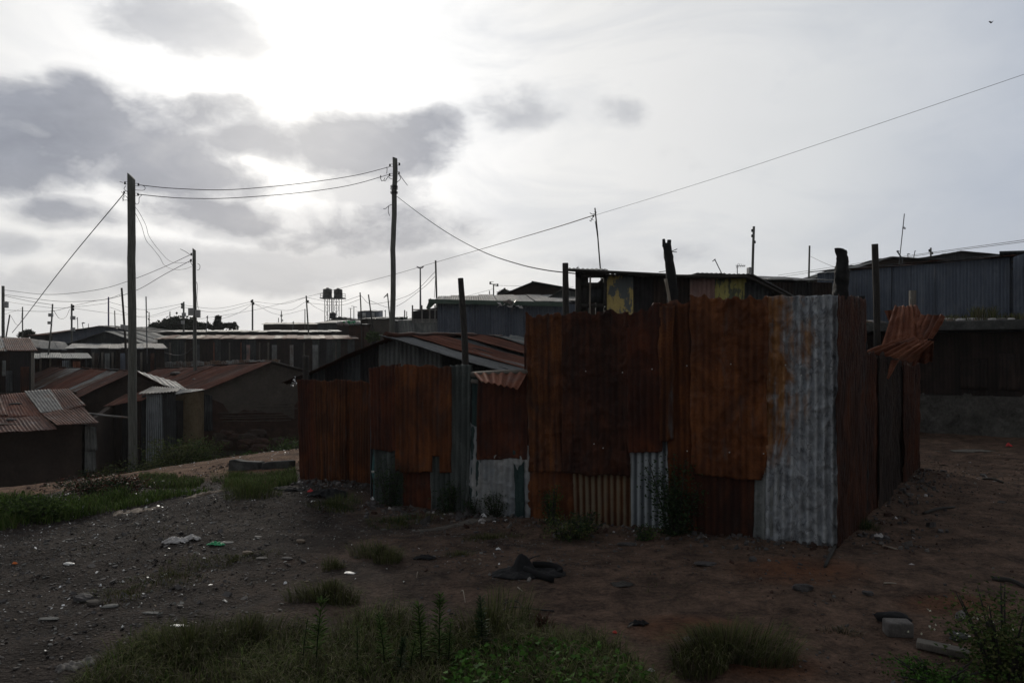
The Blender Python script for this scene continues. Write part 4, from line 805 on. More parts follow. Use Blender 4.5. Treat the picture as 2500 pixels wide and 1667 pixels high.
# dark hut behind it, far left
a, b = P(-150, 0, 27), P(84, 0, 27)
hd = shed('dark_hut', 'tall dark tin hut with a rust roof edge above the patched roof, far left', 'hut', gz(a), gz(b), P(0, 860, 27)[2], P(0, 824, 30)[2] - .1, V(-2.5, 3.4, 0), ['brown_tin', 'dark_tin', 'rust_dark'], ['roof_rust', 'roof_rust_red', 'galv_rusty'], k=4, kr=4, seed=21, over=.12)
mb = MB(); tube(mb, [gz(b) + V(0, -.1, 0), down(b, 1.6) + V(0, -.1, 0)], .06, 6); tube(mb, [gz(P(2, 0, 27)) + V(0, -.1, 0), down(P(-1, 0, 27), 1.4) + V(0, -.1, 0)], .05, 6); mb.build('corner_post', M['wood_grey'], hd)
# light roofed hut
a, b = P(86, 0, 31), P(208, 0, 31)
lh = shed('pale_roof_hut', 'small hut with pale flat roof and zinc door panels beside the tall dark hut', 'hut', gz(a), gz(b), P(0, 877, 31)[2], P(0, 866, 34)[2], V(-1.9, 3, 0), ['brown_tin', 'galv_grey', 'rust_dark', 'brown_tin'], ['roof_grey', 'galv_grey'], k=7, kr=4, seed=23, over=.3)
mb = MB(); 
for u in (99, 123): box(mb, P(u, 897, 30.9), (.06, .06, .75))
mb.build('door_frame', M['wood_pale'], lh)
# mud house with the tall gable, and its long rust roof
A = P(655, 886, 25); L = P(484, 957, 24.2); Rr_ = P(752, 912, 25.6); d = P(388, 902, 31) - A
mh = gable_hut('mud_house', 'mud plastered house with a dark gable and bare laths low on its wall', 'house', gz(L), L, A, Rr_, gz(Rr_), d, ['mud'], ['roof_rust_red', 'roof_rust_red', 'roof_rust'], ['roof_rust', 'roof_grey'], over=.25, kr=9, seed=31, lod=1)
mb = MB(); rg = np.random.default_rng(4)
def mhw(u, v, off): t = (u - 484) / (752 - 484); Yq = 24.2 + 1.4 * t; q = P(u, v, Yq); q[1] -= off; return q
pts_top = [(486, 985), (500, 968), (520, 975), (545, 985), (560, 1006), (580, 1008), (605, 995), (640, 985), (665, 970), (680, 968), (700, 980), (728, 978), (752, 975)]
slab(mb, [mhw(752, 1100, .03), mhw(486, 1100, .03)] + [mhw(u, v, .03) for (u, v) in pts_top], V(0, .05, 0)); mb.build('bare_wall', M['mud_lower'], mh, smooth=False)
mb = MB()
for i, v in enumerate((985, 992, 1000, 1007, 1015, 1021, 1028)):
    u0 = rg.uniform(520, 640) if v < 1005 else rg.uniform(522, 545); u1 = rg.uniform(700, 730); k = 6
    tube(mb, [mhw(u0 + (u1 - u0) * t, v + rg.uniform(-1.2, 1.2) - 3 * t, .06) for t in np.linspace(0, 1, k)], .011, 5)
mb.build('lath', M['wood_grey'], mh)
mb = MB(); sheet(mb, mhw(490, 1052, .07), mhw(522, 1050, .07), mhw(520, 965, .07), mhw(488, 960, .07), n=5, amp=.015); mb.build('corner_sheet', M['galv_dark'], mh, solid=.003)
for i in range(16):
    u = rg.uniform(535, 730); v = rg.uniform(1052, 1098); c = P(u, v, 24.0 - (v - 1050) * .012); mb = MB(); s = rg.uniform(.22, .55); rock(mb, c, (s * 1.3, s * .6, s * .6), 60 + i, 0, rg.uniform(-.3, .3), 9, 6, .5); o = mb.build('foundation_stone', M['mud_lower' if i % 3 else 'mud_dark'], None, loc=c, smooth=False)
    tag(o, 'rough earth coloured stone heaped below the mud plastered house', 'stone', 'stones under the mud house')
# dark hut with the low gable left of the pole
A = P(318, 908, 24); L = P(205, 962, 23.6); Rr_ = P(428, 962, 24.6); d = P(120, 905, 31) - P(318, 908, 24) ; d[2] = -.1
gable_hut('gabled_hut', 'dark mud hut with a low gable behind the thick wooden pole', 'hut', gz(L), L, A, Rr_, gz(Rr_), d, ['mud_dark'], ['roof_rust_red', 'roof_rust', 'galv_rusty'], ['roof_grey', 'roof_rust'], over=.3, kr=7, seed=33)
# zinc strip roof between the two
mb = MB(); a0, b0, b1, a1 = P(360, 932, 25.2), P(500, 962, 24.4), P(470, 944, 27), P(335, 905, 27.5); sheet(mb, b0, a0, a1, b1, n=9, amp=.015, rows=20); 
zr = thing('lean_to', 'low lean-to with bright zinc roof strip between the two gabled huts', 'shed', gz((a0 + b0) / 2)); mb.build('roof', M['roof_grey'], zr, solid=.005)
mb = MB(); slab(mb, [gz(a0), gz(b0), b0 - V(0, 0, .05), a0 - V(0, 0, .05)], V(.1, .3, 0)); mb.build('wall', M['mud_dark'], zr, smooth=False)
# yellowish mud wall and latrine
a, b = P(428, 0, 23.9), P(482, 0, 23.7)
shed('mud_store', 'small store with a pale yellow mud wall next to the zinc latrine', 'hut', gz(a), gz(b), P(0, 966, 23.9)[2], P(0, 955, 24.4)[2], V(0, .5, 0), ['mud_yellow'], ['roof_grey'], front='flat', kr=1, seed=35, over=.08, zfr=P(0, 955, 23.8)[2])
a, b = P(348, 0, 22.9), P(430, 0, 23.1)
lt = thing('zinc_latrine', 'narrow zinc sheet latrine with a tilted roof right of the thick wooden pole', 'latrine', gz((a + b) / 2))
mb = MB(); sheet(mb, down(P(356, 0, 22.8), -1.75), down(P(400, 0, 22.8), -1.75), P(396, 962, 22.8), P(358, 962, 22.8), n=8, amp=.02, rows=14); mb.build('door_sheet', M['galv_blue'], lt, solid=.003)
mb = MB(); sheet(mb, down(P(344, 0, 22.95), -1.7), down(P(362, 0, 22.95), -1.7), P(362, 962, 22.95), P(346, 965, 22.95), n=4); sheet(mb, down(P(396, 0, 22.9), -1.5), down(P(431, 0, 23.1), -1.5), P(429, 956, 23.1), P(396, 958, 22.9), n=6, dent=.03, crumple=.03); mb.build('side_sheet', M['galv_dark'], lt, solid=.003)
mb = MB(); q = V(-.1, .7, 0); slab(mb, [down(a, -1.5) + q, down(b, -1.3) + q, down(b, .1) + q, down(a, .05) + q], V(0, .06, 0)); slab(mb, [down(a, -1.5) + V(0, .2, 0), down(a, -1.5) + q, down(a, .05) + q, down(a, .1) + V(0, .2, 0)], V(.05, 0, 0)); slab(mb, [down(b, -1.3) + V(0, .1, 0), down(b, -1.3) + q, down(b, .1) + q, down(b, .15) + V(0, .1, 0)], V(-.05, 0, 0)); mb.build('wall', M['dark_tin'], lt, smooth=False)
mb = MB(); sheet(mb, P(335, 962, 22.5), P(432, 956, 22.8), P(444, 947, 23.7), P(372, 944, 23.7), n=12, amp=.02, rows=14, rag=(.03, .02)); mb.build('roof', M['roof_pale'], lt, solid=.006)
a, b = P(278, 0, 23.0), P(345, 0, 22.9)
shed('rust_awning', 'dark stall under a small crooked rust awning beside the zinc latrine', 'stall', gz(a), gz(b), P(0, 990, 23.0)[2], P(0, 972, 23.4)[2], V(.2, .4, 0), ['brown_tin', 'dark_tin'], ['roof_rust_red', 'roof_rust'], k=3, kr=2, seed=36, zfr=P(0, 975, 22.9)[2], zbr=P(0, 962, 23.3)[2])
mb = MB(); a, b = P(216, 1009, 21.5), P(312, 1019, 20.6); tube(mb, [a, (a + b) / 2 + V(0, 0, -.01), b], .03, 8); o = mb.build('metal_rail', M['roof_pale'], None, loc=b); tag(o, 'shiny pipe rail reaching the thick wooden pole from the mud hut', 'rail')
# flat roof row, middle distance
a, b = P(164, 0, 36), P(402, 0, 36)
fr_ = shed('flat_roof_row', 'dark row of rooms under a pale flat roof behind the thick wooden pole', 'shack', gz(a), gz(b), P(0, 853, 36)[2], P(0, 841, 41)[2], V(-2.6, 5, 0), ['dark_tin', 'brown_tin', 'dark_tin', 'galv_dark'], ['roof_pale', 'roof_grey', 'roof_pale'], k=12, kr=9, seed=41, lod=.7, over=.15)
mb = MB()
for u in (228, 250, 275, 345): box(mb, P(u, 885, 35.85), (.08, .06, 1.0))
mb.build('door_frame', M['wood_grey'], fr_)
# pale ribbed fence strip in front of the long row
mb = MB(); a, b = P(366, 905, 39), P(684, 890, 39); sheet(mb, gz(a), gz(b), down(b, P(0, 876, 39)[2]), down(a, P(0, 884, 39)[2]), n=60, amp=.03, rows=8, rag=(0, .06)); rf = mb.build('picket_fence', M['galv_rusty'], None, loc=gz(a), solid=.01); tag(rf, 'ragged fence of pale upright strips below the long row house', 'fence')
# long row house
a, b = P(385, 0, 43), P(866, 0, 43)
lr = shed('row_house', 'long dark row house with a rust roof edge stretching to the low shack', 'house', gz(a), gz(b), P(0, 829, 43)[2], P(0, 821, 46.5)[2], V(-1.0, 3.5, 0), ['dark_tin', 'brown_tin', 'dark_tin', 'galv_dark', 'brown_tin', 'galv_green'], ['roof_rust_red', 'rust_dark', 'rust_brown', 'roof_rust_red'], k=28, kr=26, seed=43, lod=.6, over=.25, dent=.01)
a, b = P(380, 0, 48.6), P(830, 0, 48.6)
shed('row_house', 'second row house whose thin white roof line shows just above the rust roof', 'house', gz(a), gz(b), P(0, 812, 48.6)[2], P(0, 808, 54)[2], V(-1.6, 5.5, 0), ['dark_tin'], ['roof_grey', 'roof_pale', 'galv_grey'], k=10, kr=18, seed=44, lod=.5, over=.2)
# gabled roofs, left middle distance
far_gable('wide dark gable behind the pale flat roof, lower of two', (176, 838), (262, 810), (345, 838), 42, ['galv_dark'], ['galv_dark', 'galv_grey'], seed=45, dep=5)
far_gable('blue grey gable on the skyline left of the thick wooden pole', (128, 816), (244, 797), (380, 815), 48, ['steel_blue'], ['galv_dark', 'dark_tin'], seed=46, dep=6)
a, b = P(74, 0, 52), P(190, 0, 52)
shed('rust_roof_house', 'low house with a broad rust roof on the skyline at the left', 'house', gz(a), gz(b), P(0, 820, 52)[2], P(0, 804, 58)[2], V(0, 6, 0), ['dark_tin'], ['roof_rust', 'roof_rust_red'], k=5, kr=5, seed=47, lod=.5)
a, b = P(-60, 0, 40), P(170, 0, 37)
shed('dark_roof_house', 'dark sloping roofed house behind the tall dark hut', 'house', gz(a), gz(b), P(0, 842, 40)[2], P(0, 818, 44)[2], V(-4, 6, 0), ['dark_tin', 'galv_dark'], ['galv_dark', 'dark_tin'], k=6, kr=6, seed=48, lod=.5, zfr=P(0, 858, 37)[2], zbr=P(0, 838, 44)[2])
a, b = P(330, 0, 60), P(420, 0, 60)
shed('pale_roof_house', 'pale patched roof on the skyline just right of the thick wooden pole', 'house', gz(a), gz(b), P(0, 822, 60)[2], P(0, 808, 66)[2], V(0, 6, 0), ['dark_tin'], ['galv_rusty', 'roof_pale'], k=4, kr=4, seed=49, lod=.5)
a, b = P(643, 0, 62), P(812, 0, 62)
shed('brick_house', 'long low brown house with a pale roof edge in front of the water tower', 'house', gz(a), gz(b), P(0, 793, 62)[2], P(0, 789, 67)[2], V(-1.3, 5, 0), ['brown_tin', 'mud_dark'], ['roof_pale', 'roof_grey'], k=5, kr=6, seed=50, lod=.5)
a, b = P(775, 0, 58), P(870, 0, 58)
shed('tin_house', 'tin house with a pale low roof beside the heap of white bags', 'house', gz(a), gz(b), P(0, 790, 58)[2], P(0, 783, 62)[2], V(0, 5, 0), ['galv_dark', 'brown_tin'], ['roof_grey', 'galv_grey'], k=4, kr=4, seed=51, lod=.5)
far_gable('light grey gabled house at the foot of the water tower', (775, 792), (830, 774), (880, 782), 70, ['galv_grey'], ['galv_grey', 'galv_dark'], seed=52, dep=6)
a, b = P(873, 0, 76), P(918, 0, 76)
sh2 = shed('upper_storey_house', 'blue grey box like house with a bright window right of the water tower', 'house', gz(a), gz(b), P(0, 761, 76)[2], P(0, 759, 80)[2], V(0, 4, 0), ['steel_blue'], ['galv_dark'], k=4, kr=3, seed=53, lod=.5, over=.1)
mb = MB()
for (u0, u1) in ((885, 893), (908, 914)): box(mb, P((u0 + u1) / 2, 770, 75.8), ((u1 - u0) / F * 76, .1, .55))
mb.build('window', M['box_grey'], sh2)
a, b = P(880, 0, 48), P(952, 0, 48)
shed('brown_hut', 'plain brown hut under the thin wooden pole in the middle distance', 'hut', gz(a), gz(b), P(0, 780, 48)[2], P(0, 776, 53)[2], V(0, 5, 0), ['brown_tin', 'mud'], ['galv_dark', 'roof_grey'], k=4, kr=4, seed=54, lod=.5)
a, b = P(960, 0, 40), P(1050, 0, 40)
shed('grey_hut', 'grey hut with a sloping roof just right of the thin wooden pole', 'hut', gz(a), gz(b), P(0, 783, 40)[2], P(0, 780, 45)[2], V(0, 4, 0), ['galv_dark'], ['galv_dark', 'roof_grey'], k=4, kr=4, seed=55, lod=.5, zfr=P(0, 795, 40)[2])
a, b = P(852, 0, 46), P(888, 0, 46)
shed('small_hut', 'small dark brown hut under the heap of white bags', 'hut', gz(a), gz(b), P(0, 794, 46)[2], P(0, 792, 50)[2], V(0, 3, 0), ['rust_dark'], ['galv_dark'], k=2, kr=2, seed=56, lod=.5)
mb = MB(); rg = np.random.default_rng(12)
for i in range(26): u = rg.uniform(826, 880); v = 792 - rg.uniform(0, 8) * (1 - abs(u - 850) / 34); rock(mb, P(u, v, 47), (rg.uniform(.2, .5), .4, rg.uniform(.12, .3)), 90 + i, 0 if i % 4 else 1, 0, 8, 5)
bgp = mb.build('bag_heap', [M['bag_plastic'], M['green_plastic']], None, loc=P(850, 795, 47)); tag(bgp, 'heap of white plastic bags on a roof right of the water tower', 'bags', kind='stuff')

# ------------------------------------------------------------------ poles
def pole(label, u, vt, vb, Y, w, ub=None, boxes=(), ins=(), arms=(), mat='pole_wood', name='utility_pole', cat='pole', wob=.0, mid=None, group=None, cut=.0, seed=None):
    ub = u if ub is None else ub; seed = int(u * 7 + vt) if seed is None else seed
    T_, B_ = P(u, vt, Y), P(ub, vb, Y); g = Gf(B_[0], B_[1]); B2 = B_ + (B_ - T_) * max(0, (B_[2] - g + .2) / max(.1, T_[2] - B_[2])); r = w / F * Y / 2
    root = thing(name, label, cat, B2, group)
    pts = [B2, B_] + ([P(*mid, Y)] if mid else []) + [T_] if np.linalg.norm(B2 - B_) > .05 else [B2] + ([P(*mid, Y)] if mid else []) + [T_]
    pp_ = np.array(smooth_path(pts, 10)); kk = max(8, int((T_[2] - B2[2]) / .4)); dd_ = np.concatenate([[0], np.cumsum(np.linalg.norm(np.diff(pp_, axis=0), axis=1))]); qq = np.linspace(0, dd_[-1], kk)
    pp_ = np.stack([np.interp(qq, dd_, pp_[:, i]) for i in range(3)], 1); pp_[1:-1, 0] += wob * r * 2 * fbm(np.arange(1, kk - 1) * .6 + seed, np.zeros(kk - 2), 3, seed)
    mb = MB(); tube(mb, pp_, np.linspace(r * 1.15, r, kk), 12, 0, .05, seed, True, cut); mb.build('pole', M[mat], root)
    for (bu, bv, bw, bh) in boxes:
        mb = MB(); c = P(bu, bv, Y - r - .06); box(mb, c, (bw / F * Y, .14, bh / F * Y), .15); mb.build('meter_box', M['box_grey'], root, smooth=False, bevel=.01)
    arm_ = None
    for (u0, v0, u1, v1, th) in arms:
        mb = MB(); tube(mb, [P(u0, v0, Y - .05), P(u1, v1, Y - .05)], th / F * Y / 2, 6); arm_ = mb.build('cross_arm', M[mat], root)
    for (iu, iv) in ins:
        c = P(iu, iv, Y); s = r / (w / 2) * 3.2 ; s = max(s, .03); mb = MB()
        tube(mb, [c + V(0, 0, -s), c + V(0, 0, -s * .35), c, c + V(0, 0, s * .35), c + V(0, 0, s)], [s * .55, s * .8, s * .45, s * .8, s * .5], 10); 
        for dz in (s * .9, -s * .9): tube(mb, [c + V(0, 0, dz), P(u + (ub - u) * .1, iv, Y) + V(0, 0, dz)], s * .16, 5)
        mb.build('insulator', M['black_plastic'], arm_ or root)
    return root, r
def wisps(parent, name, lines, Y, r=.006, mat='cable'):
    mb = MB()
    for l in lines: tube(mb, smooth_path([P(u, v, Y + dy) for (u, v, *q) in l for dy in [q[0] if q else 0]], 7), r, 5)
    return mb.build(name, M[mat], parent)
p1, _ = pole('thick wooden power pole, tallest and nearest on the left', 320.5, 431, 1147, 20, 17.5, 325, wob=.25, cut=.10, ins=((305, 447), (338, 451), (303, 470), (337, 475)))
wisps(p1, 'loose_cable', [[(345, 452), (353, 456), (354, 462), (348, 465), (330, 464)], [(346, 477), (340, 483), (339, 495), (333, 499), (328, 490)], [(304, 476), (299, 485), (302, 489), (310, 489), (315, 495)], [(307, 454), (303, 462), (312, 470), (314, 478)], [(292, 444), (300, 446)], [(296, 468), (303, 478), (300, 492)], [(306, 478), (312, 485), (312, 492)]], 19.9, .007)
mb = MB()
for v in (440, ): q = P(321, v, 20); tube(mb, [q + V(-.1, 0, 0), q + V(.1, 0, 0)], .012, 5)
p2, _ = pole('slender wooden power pole near the centre rising behind the low shack', 964, 386, 822, 27, 12, 957, wob=.5, cut=.03, ins=((952, 404), (975, 401), (951, 427), (974, 423)))
wisps(p2, 'loose_cable', [[(944, 408), (945, 414), (944, 424)], [(928, 434), (930, 428), (929, 438)], [(940, 434), (937, 440), (932, 442), (930, 437)], [(948, 430), (941, 441), (937, 441)], [(948, 432), (953, 436), (958, 438)], [(974, 427), (978, 436), (972, 443), (968, 446)], [(976, 427), (985, 440), (995, 453)], [(957, 499), (949, 503), (942, 509), (936, 510)], [(949, 504), (948, 516), (951, 527)]], 26.85, .011)
mb = MB(); 
for v in (455, 458, 462, 469, 472): q = P(962.5, v, 27); tube(mb, smooth_path([q + V(math.cos(a) * .125, math.sin(a) * .125, .01 * math.sin(a * 2)) for a in np.linspace(0, 2 * math.pi, 13)], 2), .016, 5)
mb.build('wire_coil', M['cable'], p2)
p3, _ = pole('wooden pole with two grey meter boxes between the mud houses', 474, 609, 1050, 28, 8, 478, wob=.3, cut=.05, ins=((467, 621), (466, 636)), boxes=((467, 761, 13, 18), (483, 766, 11, 19)))
wisps(p3, 'loose_cable', [[(482, 643), (488, 648), (487, 657), (481, 660)], [(480, 688), (482, 700), (481, 730), (484, 755)], [(465, 640), (470, 648), (471, 652)], [(440, 608), (452, 614), (463, 621)], [(476, 765), (478, 900), (484, 1040)]], 27.85, .009)
pole('wooden pole with a grey meter box at the left edge of the photo', 7.5, 698, 830, 40, 6.5, boxes=((15, 744, 9, 15),), wob=.2)
FARP = [
 ('thin far pole right of the edge pole', 55, 749, 815, 55, 2.6, {}), ('leaning far pole with a prop beside the edge pole', 24, 768, 815, 50, 3, dict(ub=16)),
 ('pole with two small boxes above the patched roof', 128.5, 742, 940, 33, 3.4, dict(ub=110, boxes=((124, 769, 9, 8), (121, 788, 7, 7)), mid=(124, 810))),
 ('upright pole with a grey box left of the thick pole', 175, 742, 840, 42, 4, dict(boxes=((178, 776, 10, 9), (178, 804, 9, 9)), ins=((179, 748), (179, 755)))),
 ('purple painted pole left of the thick wooden pole', 265, 725, 800, 52, 3.2, dict(mat='purple_paint')),
 ('short plain pole between the purple and the leaning one', 280, 758, 800, 60, 2.2, dict(ub=281)),
 ('leaning dark pole touching the thick wooden pole', 297, 703, 900, 32, 4.6, dict(ub=310, mid=(304, 800), mat='wood_dark', boxes=((299, 798, 7, 12), (309, 800, 8, 12)))),
 ('short far pole right of the thick wooden pole', 364, 762, 795, 70, 2.2, {}), ('short far pole above the leafy tree', 415, 760, 785, 75, 2.2, {}),
 ('pole with a box standing in the leafy tree', 448.5, 737, 812, 50, 4, dict(boxes=((449, 768, 9, 9), (446, 787, 7, 8)), ins=((444, 743), (444, 750)))),
 ('straight pole midway between the two tall poles', 616.5, 731, 806, 55, 3.8, dict(ins=((614, 736), (619, 741)))),
 ('short pole with two boxes left of the water tower', 687, 759, 790, 80, 2.2, dict(boxes=((687, 771, 5, 4), (689, 782, 4, 4)))), ('very short far pole near the low brown house', 680, 776, 790, 85, 1.8, {}),
 ('leaning pole just left of the water tower', 747.5, 722, 810, 48, 3.4, dict(ub=753, ins=((752, 736),))), ('small pole beside the leaning one left of the water tower', 744.5, 754, 792, 60, 2.2, {}),
 ('curved dark pole right of the water tower', 879, 714, 830, 40, 3, dict(ub=883, mid=(881, 750), mat='wood_dark')), ('leaning dark pole right of the curved one', 899.5, 719, 790, 42, 3, dict(ub=909, mat='wood_dark')),
 ('broken topped leaning pole left of the central pole', 946, 716, 770, 45, 2.8, dict(ub=951, mat='wood_dark', arms=((937, 727, 946, 717, 2), (940, 724, 947, 722, 1.5)))),
 ('straight pole behind the blue grey house, right of the floodlight mast', 1063.5, 636, 730, 36, 4.2, dict(ub=1066)),
 ('short pole left of the balcony', 988, 757, 785, 60, 3, {}), ('short stub beside the pole left of the balcony', 993, 760, 785, 60, 2, {}), ('small stub pole near the cross arm pole', 1195, 710, 730, 60, 2.4, {}),
 ('far pole with cross arm above the roof of the blue grey house', 1205, 695, 728, 60, 3, dict(arms=((1196, 692, 1216, 698, 2),), ins=((1197, 691), (1215, 696)))),
 ('left one of two tiny cross arm poles by the water tower', 856, 752, 775, 95, 1.8, dict(arms=((851, 753, 861, 753, 1),))), ('right one of two tiny cross arm poles by the water tower', 864, 748, 772, 95, 1.8, dict(arms=((858, 747, 872, 750, 1),))),
 ('tall pole rising behind the painted shack', 1840.5, 553, 680, 18, 6, dict(ub=1837, ins=((1836, 563), (1836, 576), (1843, 591)), boxes=((1829, 665, 7, 24),), wob=.3)),
 ('plain pole left of the blue shed', 1976.5, 600, 665, 26, 4.2, dict(ub=1975)), ('short stub pole with wires on the skyline behind the blue shed', 2272.5, 605, 630, 34, 4, dict(ins=((2269, 612), (2276, 618)))),
 ('tiny far pole on the skyline left of the flat roof gables', 216, 790, 806, 90, 1.4, {}), ('tiny far stub by the bright skyline gap', 565, 788, 806, 90, 1.6, {})]
for (lb, u, vt, vb, Y, w, kw) in FARP: pole(lb, u, vt, vb, Y, w, **kw)
# curved antenna pole on the painted shack
ap, _ = pole('thin crooked stick mast with a small aerial on the painted shack', 1452.5, 508, 668, 13.6, 3.2, 1467, mid=(1459, 570), wob=.6, mat='wood_dark', name='antenna_pole')
wisps(ap, 'aerial', [[(1440, 520), (1446, 523), (1453, 522)], [(1449, 528), (1442, 540)], [(1439, 538), (1444, 541)], [(1442, 533), (1449, 538)], [(1453, 540), (1456, 560), (1460, 590)], [(1451, 517), (1457, 519)]], 13.5, .006)
mb = MB(); rock(mb, P(1448.5, 527.5, 13.5), (.035, .03, .04), 3, 0, 0, 8, 5); mb.build('insulator', M['black_plastic'], ap)
# television aerials
def aerial(label, u, v, vb, Y, ub=None, s=10, kind=0, r=.012):
    ub = u if ub is None else ub; B = P(ub, vb, Y); T_ = P(u, v, Y); root = thing('tv_aerial', label, 'aerial', B)
    mb = MB(); B2 = B - V(0, 0, .5); tube(mb, [B2, B, T_], r, 6); mb.build('mast', M['mast_steel'], root)
    k = s / F * Y; mb = MB(); bv = T_ - (T_ - B) * (.02 if kind != 2 else .27)
    if kind == 1: bd = V(1, .1, -.05)
    else: bd = V(-.7, .3, -.5) if kind == 0 else V(.7, .3, -.25)
    tube(mb, [bv - bd * k * .2, bv + bd * k], r * .7, 4)
    for i in range(5):
        c = bv + bd * k * (i / 4.5); e = V(.3, .1, .55) * k * (.55 - .06 * i); tube(mb, [c - e, c + e], r * .45, 4)
    mb.build('aerial_rods', M['mast_steel'], root)
aerial('tall leaning television aerial above the blue shed', 2208, 522, 645, 19, 2195, 12, 2, .012)
aerial('small leaning television aerial on the painted shack roof', 1745, 633, 670, 15, 1763, 8, 0, .010)
aerial('small television aerial with a long sideways boom on the painted shack roof', 1800, 648, 670, 15, None, 20, 1, .009)
aerial('tiny television aerial above the left corner of the painted shack', 1411, 652, 660, 20, 1413, 7, 0, .010)
aerial('dark crossed television aerial just right of the smooth black post', 2190, 613, 632, 22, 2203, 6, 1, .022)
aerial('small television aerial between the two gables behind the blue shed', 2216, 620, 632, 28, 2217, 6, 1, .014); aerial('thin tilted rod aerial between the two gables behind the blue shed', 2234, 612, 634, 28, 2230, 2, 1, .016)
aerial('tall thin antenna mast right of the thick wooden pole', 356.5, 724, 860, 34, 359, 5, 2, .028)
aerial('television aerial over the long row house', 507, 771, 812, 46, 503, 6, 0, .03); aerial('tiny television aerial left of the grey gable', 189, 775, 800, 55, 190, 5, 0, .03); aerial('television aerial on the low brown house', 717, 785, 806, 56, 714, 5, 0, .03); aerial('bent television aerial on the skyline left', 201, 788, 802, 55, 203, 6, 1, .03)
aerial('slim aerial right of the leaning pole in the middle distance', 941, 757, 785, 60, 941, 4, 0, .03)
# floodlight mast
fm = thing('floodlight_mast', 'tall floodlight mast left of the blue grey house', 'light mast', gz(P(1027, 760, 80)))
mb = MB(); tube(mb, [gz(P(1027, 760, 80)), P(1026, 653, 80)], [.14, .07], 8); mb.build('pole', M['mast_steel'], fm)
mb = MB()
for (u, v) in ((1020, 652), (1023, 654), (1029, 654), (1032, 652)): box(mb, P(u, v, 80), (.22, .2, .10), 0, 0, (1026 - u) * .05); tube(mb, [P(1026, 656, 80), P(u, v, 80)], .03, 4)
mb.build('floodlight', M['mast_steel'], fm, smooth=False)
# water tower
Yw = 110; wt = thing('water_tower', 'steel lattice water tower on the skyline', 'water tower', gz(P(814, 790, Yw)))
mb = MB(); zt_ = P(0, 729, Yw)[2]; xs_ = [P(u, 0, Yw)[0] for u in (796, 808, 818, 831)]; zb_ = 1.0
for x in xs_:
    for y in (Yw - .8, Yw + .8): tube(mb, [V(x, y, zb_), V(x, y, zt_)], .05, 5)
nz_ = 5; zz_ = np.linspace(zb_, zt_, nz_ + 1)
for i in range(nz_):
    for (xa, xb) in ((xs_[0], xs_[1]), (xs_[2], xs_[3])):
        tube(mb, [V(xa, Yw - .8, zz_[i]), V(xb, Yw - .8, zz_[i + 1])], .025, 4); tube(mb, [V(xb, Yw - .8, zz_[i]), V(xa, Yw - .8, zz_[i + 1])], .025, 4); tube(mb, [V(xa, Yw - .8, zz_[i]), V(xb, Yw - .8, zz_[i])], .025, 4)
mb.build('lattice', M['mast_steel'], wt)
mb = MB(); box(mb, P(813, 728.5, Yw), (56 / F * Yw, 2.2, .12)); mb.build('platform', M['mast_steel'], wt)
mb = MB()
for (u0, u1) in ((782, 788), (836, 843)):
    for v in (717, 722, 727): tube(mb, [P(u0, v, Yw - .9), P(u1, v, Yw - .9)], .03, 4)
    for u in (u0, u1): tube(mb, [P(u, 717, Yw - .9), P(u, 728, Yw - .9)], .03, 4)
mb.build('railing', M['mast_steel'], wt)
mb = MB(); tube(mb, [V((xs_[1] + xs_[2]) / 2, Yw - .9, zb_), V((xs_[1] + xs_[2]) / 2, Yw - .9, zt_)], .05, 5); mb.build('down_pipe', M['mast_steel'], wt)
def tank(label, u, vt, vb, w, Y):
    c = P(u, vb, Y); h_ = (vb - vt) / F * Y; r = w / F * Y / 2; root = thing('water_tank', label, 'water tank', c); mb = MB()
    zs = [0, .02, .25, .27, .5, .52, .75, .77, .93, .95, 1.0, 1.04]; rs2 = [.99, 1, 1, .96, .96, 1, 1, .96, 1, .97, .7, .3]
    tube(mb, [c + V(0, 0, h_ * z) for z in zs], [r * q for q in rs2], 20); mb.build('tank', M['black_plastic'], root)
    mb = MB(); tube(mb, [c + V(0, 0, h_ * 1.02), c + V(0, 0, h_ * 1.1)], r * .35, 12); mb.build('lid', M['black_plastic'], root)
tank('left black tank on the water tower', 799.5, 705, 728, 22, Yw); tank('right black tank on the water tower', 825.5, 706, 728, 21, Yw); tank('small dark tank on the roof below the water tower', 812, 763, 778, 16, 72); tank('tiny dark tank beside the box like house', 876, 766, 773, 7, 74)

# ------------------------------------------------------------------ wires
def wire(label, pts, r=.011, group='overhead wires'):
    p = smooth_path([P(*q) for q in pts], 8); mb = MB(); tube(mb, p, r, 5, cap=False); o = mb.build('power_line', M['cable'], None, loc=p[0]); tag(o, label, 'wire', group)
wire('upper wire between the two tall wooden poles', [(340, 452, 20), (420, 460, 21), (540, 464, 22), (650, 457, 23.5), (760, 445, 25), (870, 428, 26), (950, 408, 27)], .011)
wire('lower wire between the two tall wooden poles', [(339, 475, 20), (400, 481, 20.7), (460, 484.5, 21.3), (560, 484, 22.5), (700, 474, 24.2), (800, 462, 25.3), (870, 449, 26.2), (948, 427, 27)], .011)
wire('wire slanting down left from the thick wooden pole', [(302, 474, 20), (160, 645, 23), (60, 775, 28), (30, 812, 30)], .013)
wire('kinked thin wire from the thick pole to the pole with meter boxes, outer', [(330, 505, 20), (341, 521, 20.6), (356, 550, 21.6), (363, 575, 22.3), (378, 598, 23.2), (392, 615, 24), (410, 634, 25.5), (430, 642, 27), (466, 640, 28)], .006)
wire('kinked thin wire from the thick pole to the pole with meter boxes, inner', [(329, 518, 20), (345, 550, 21), (356, 585, 22), (372, 605, 23), (390, 628, 24), (402, 648, 25), (425, 658, 26.5), (450, 657, 27.5), (470, 650, 28)], .006)
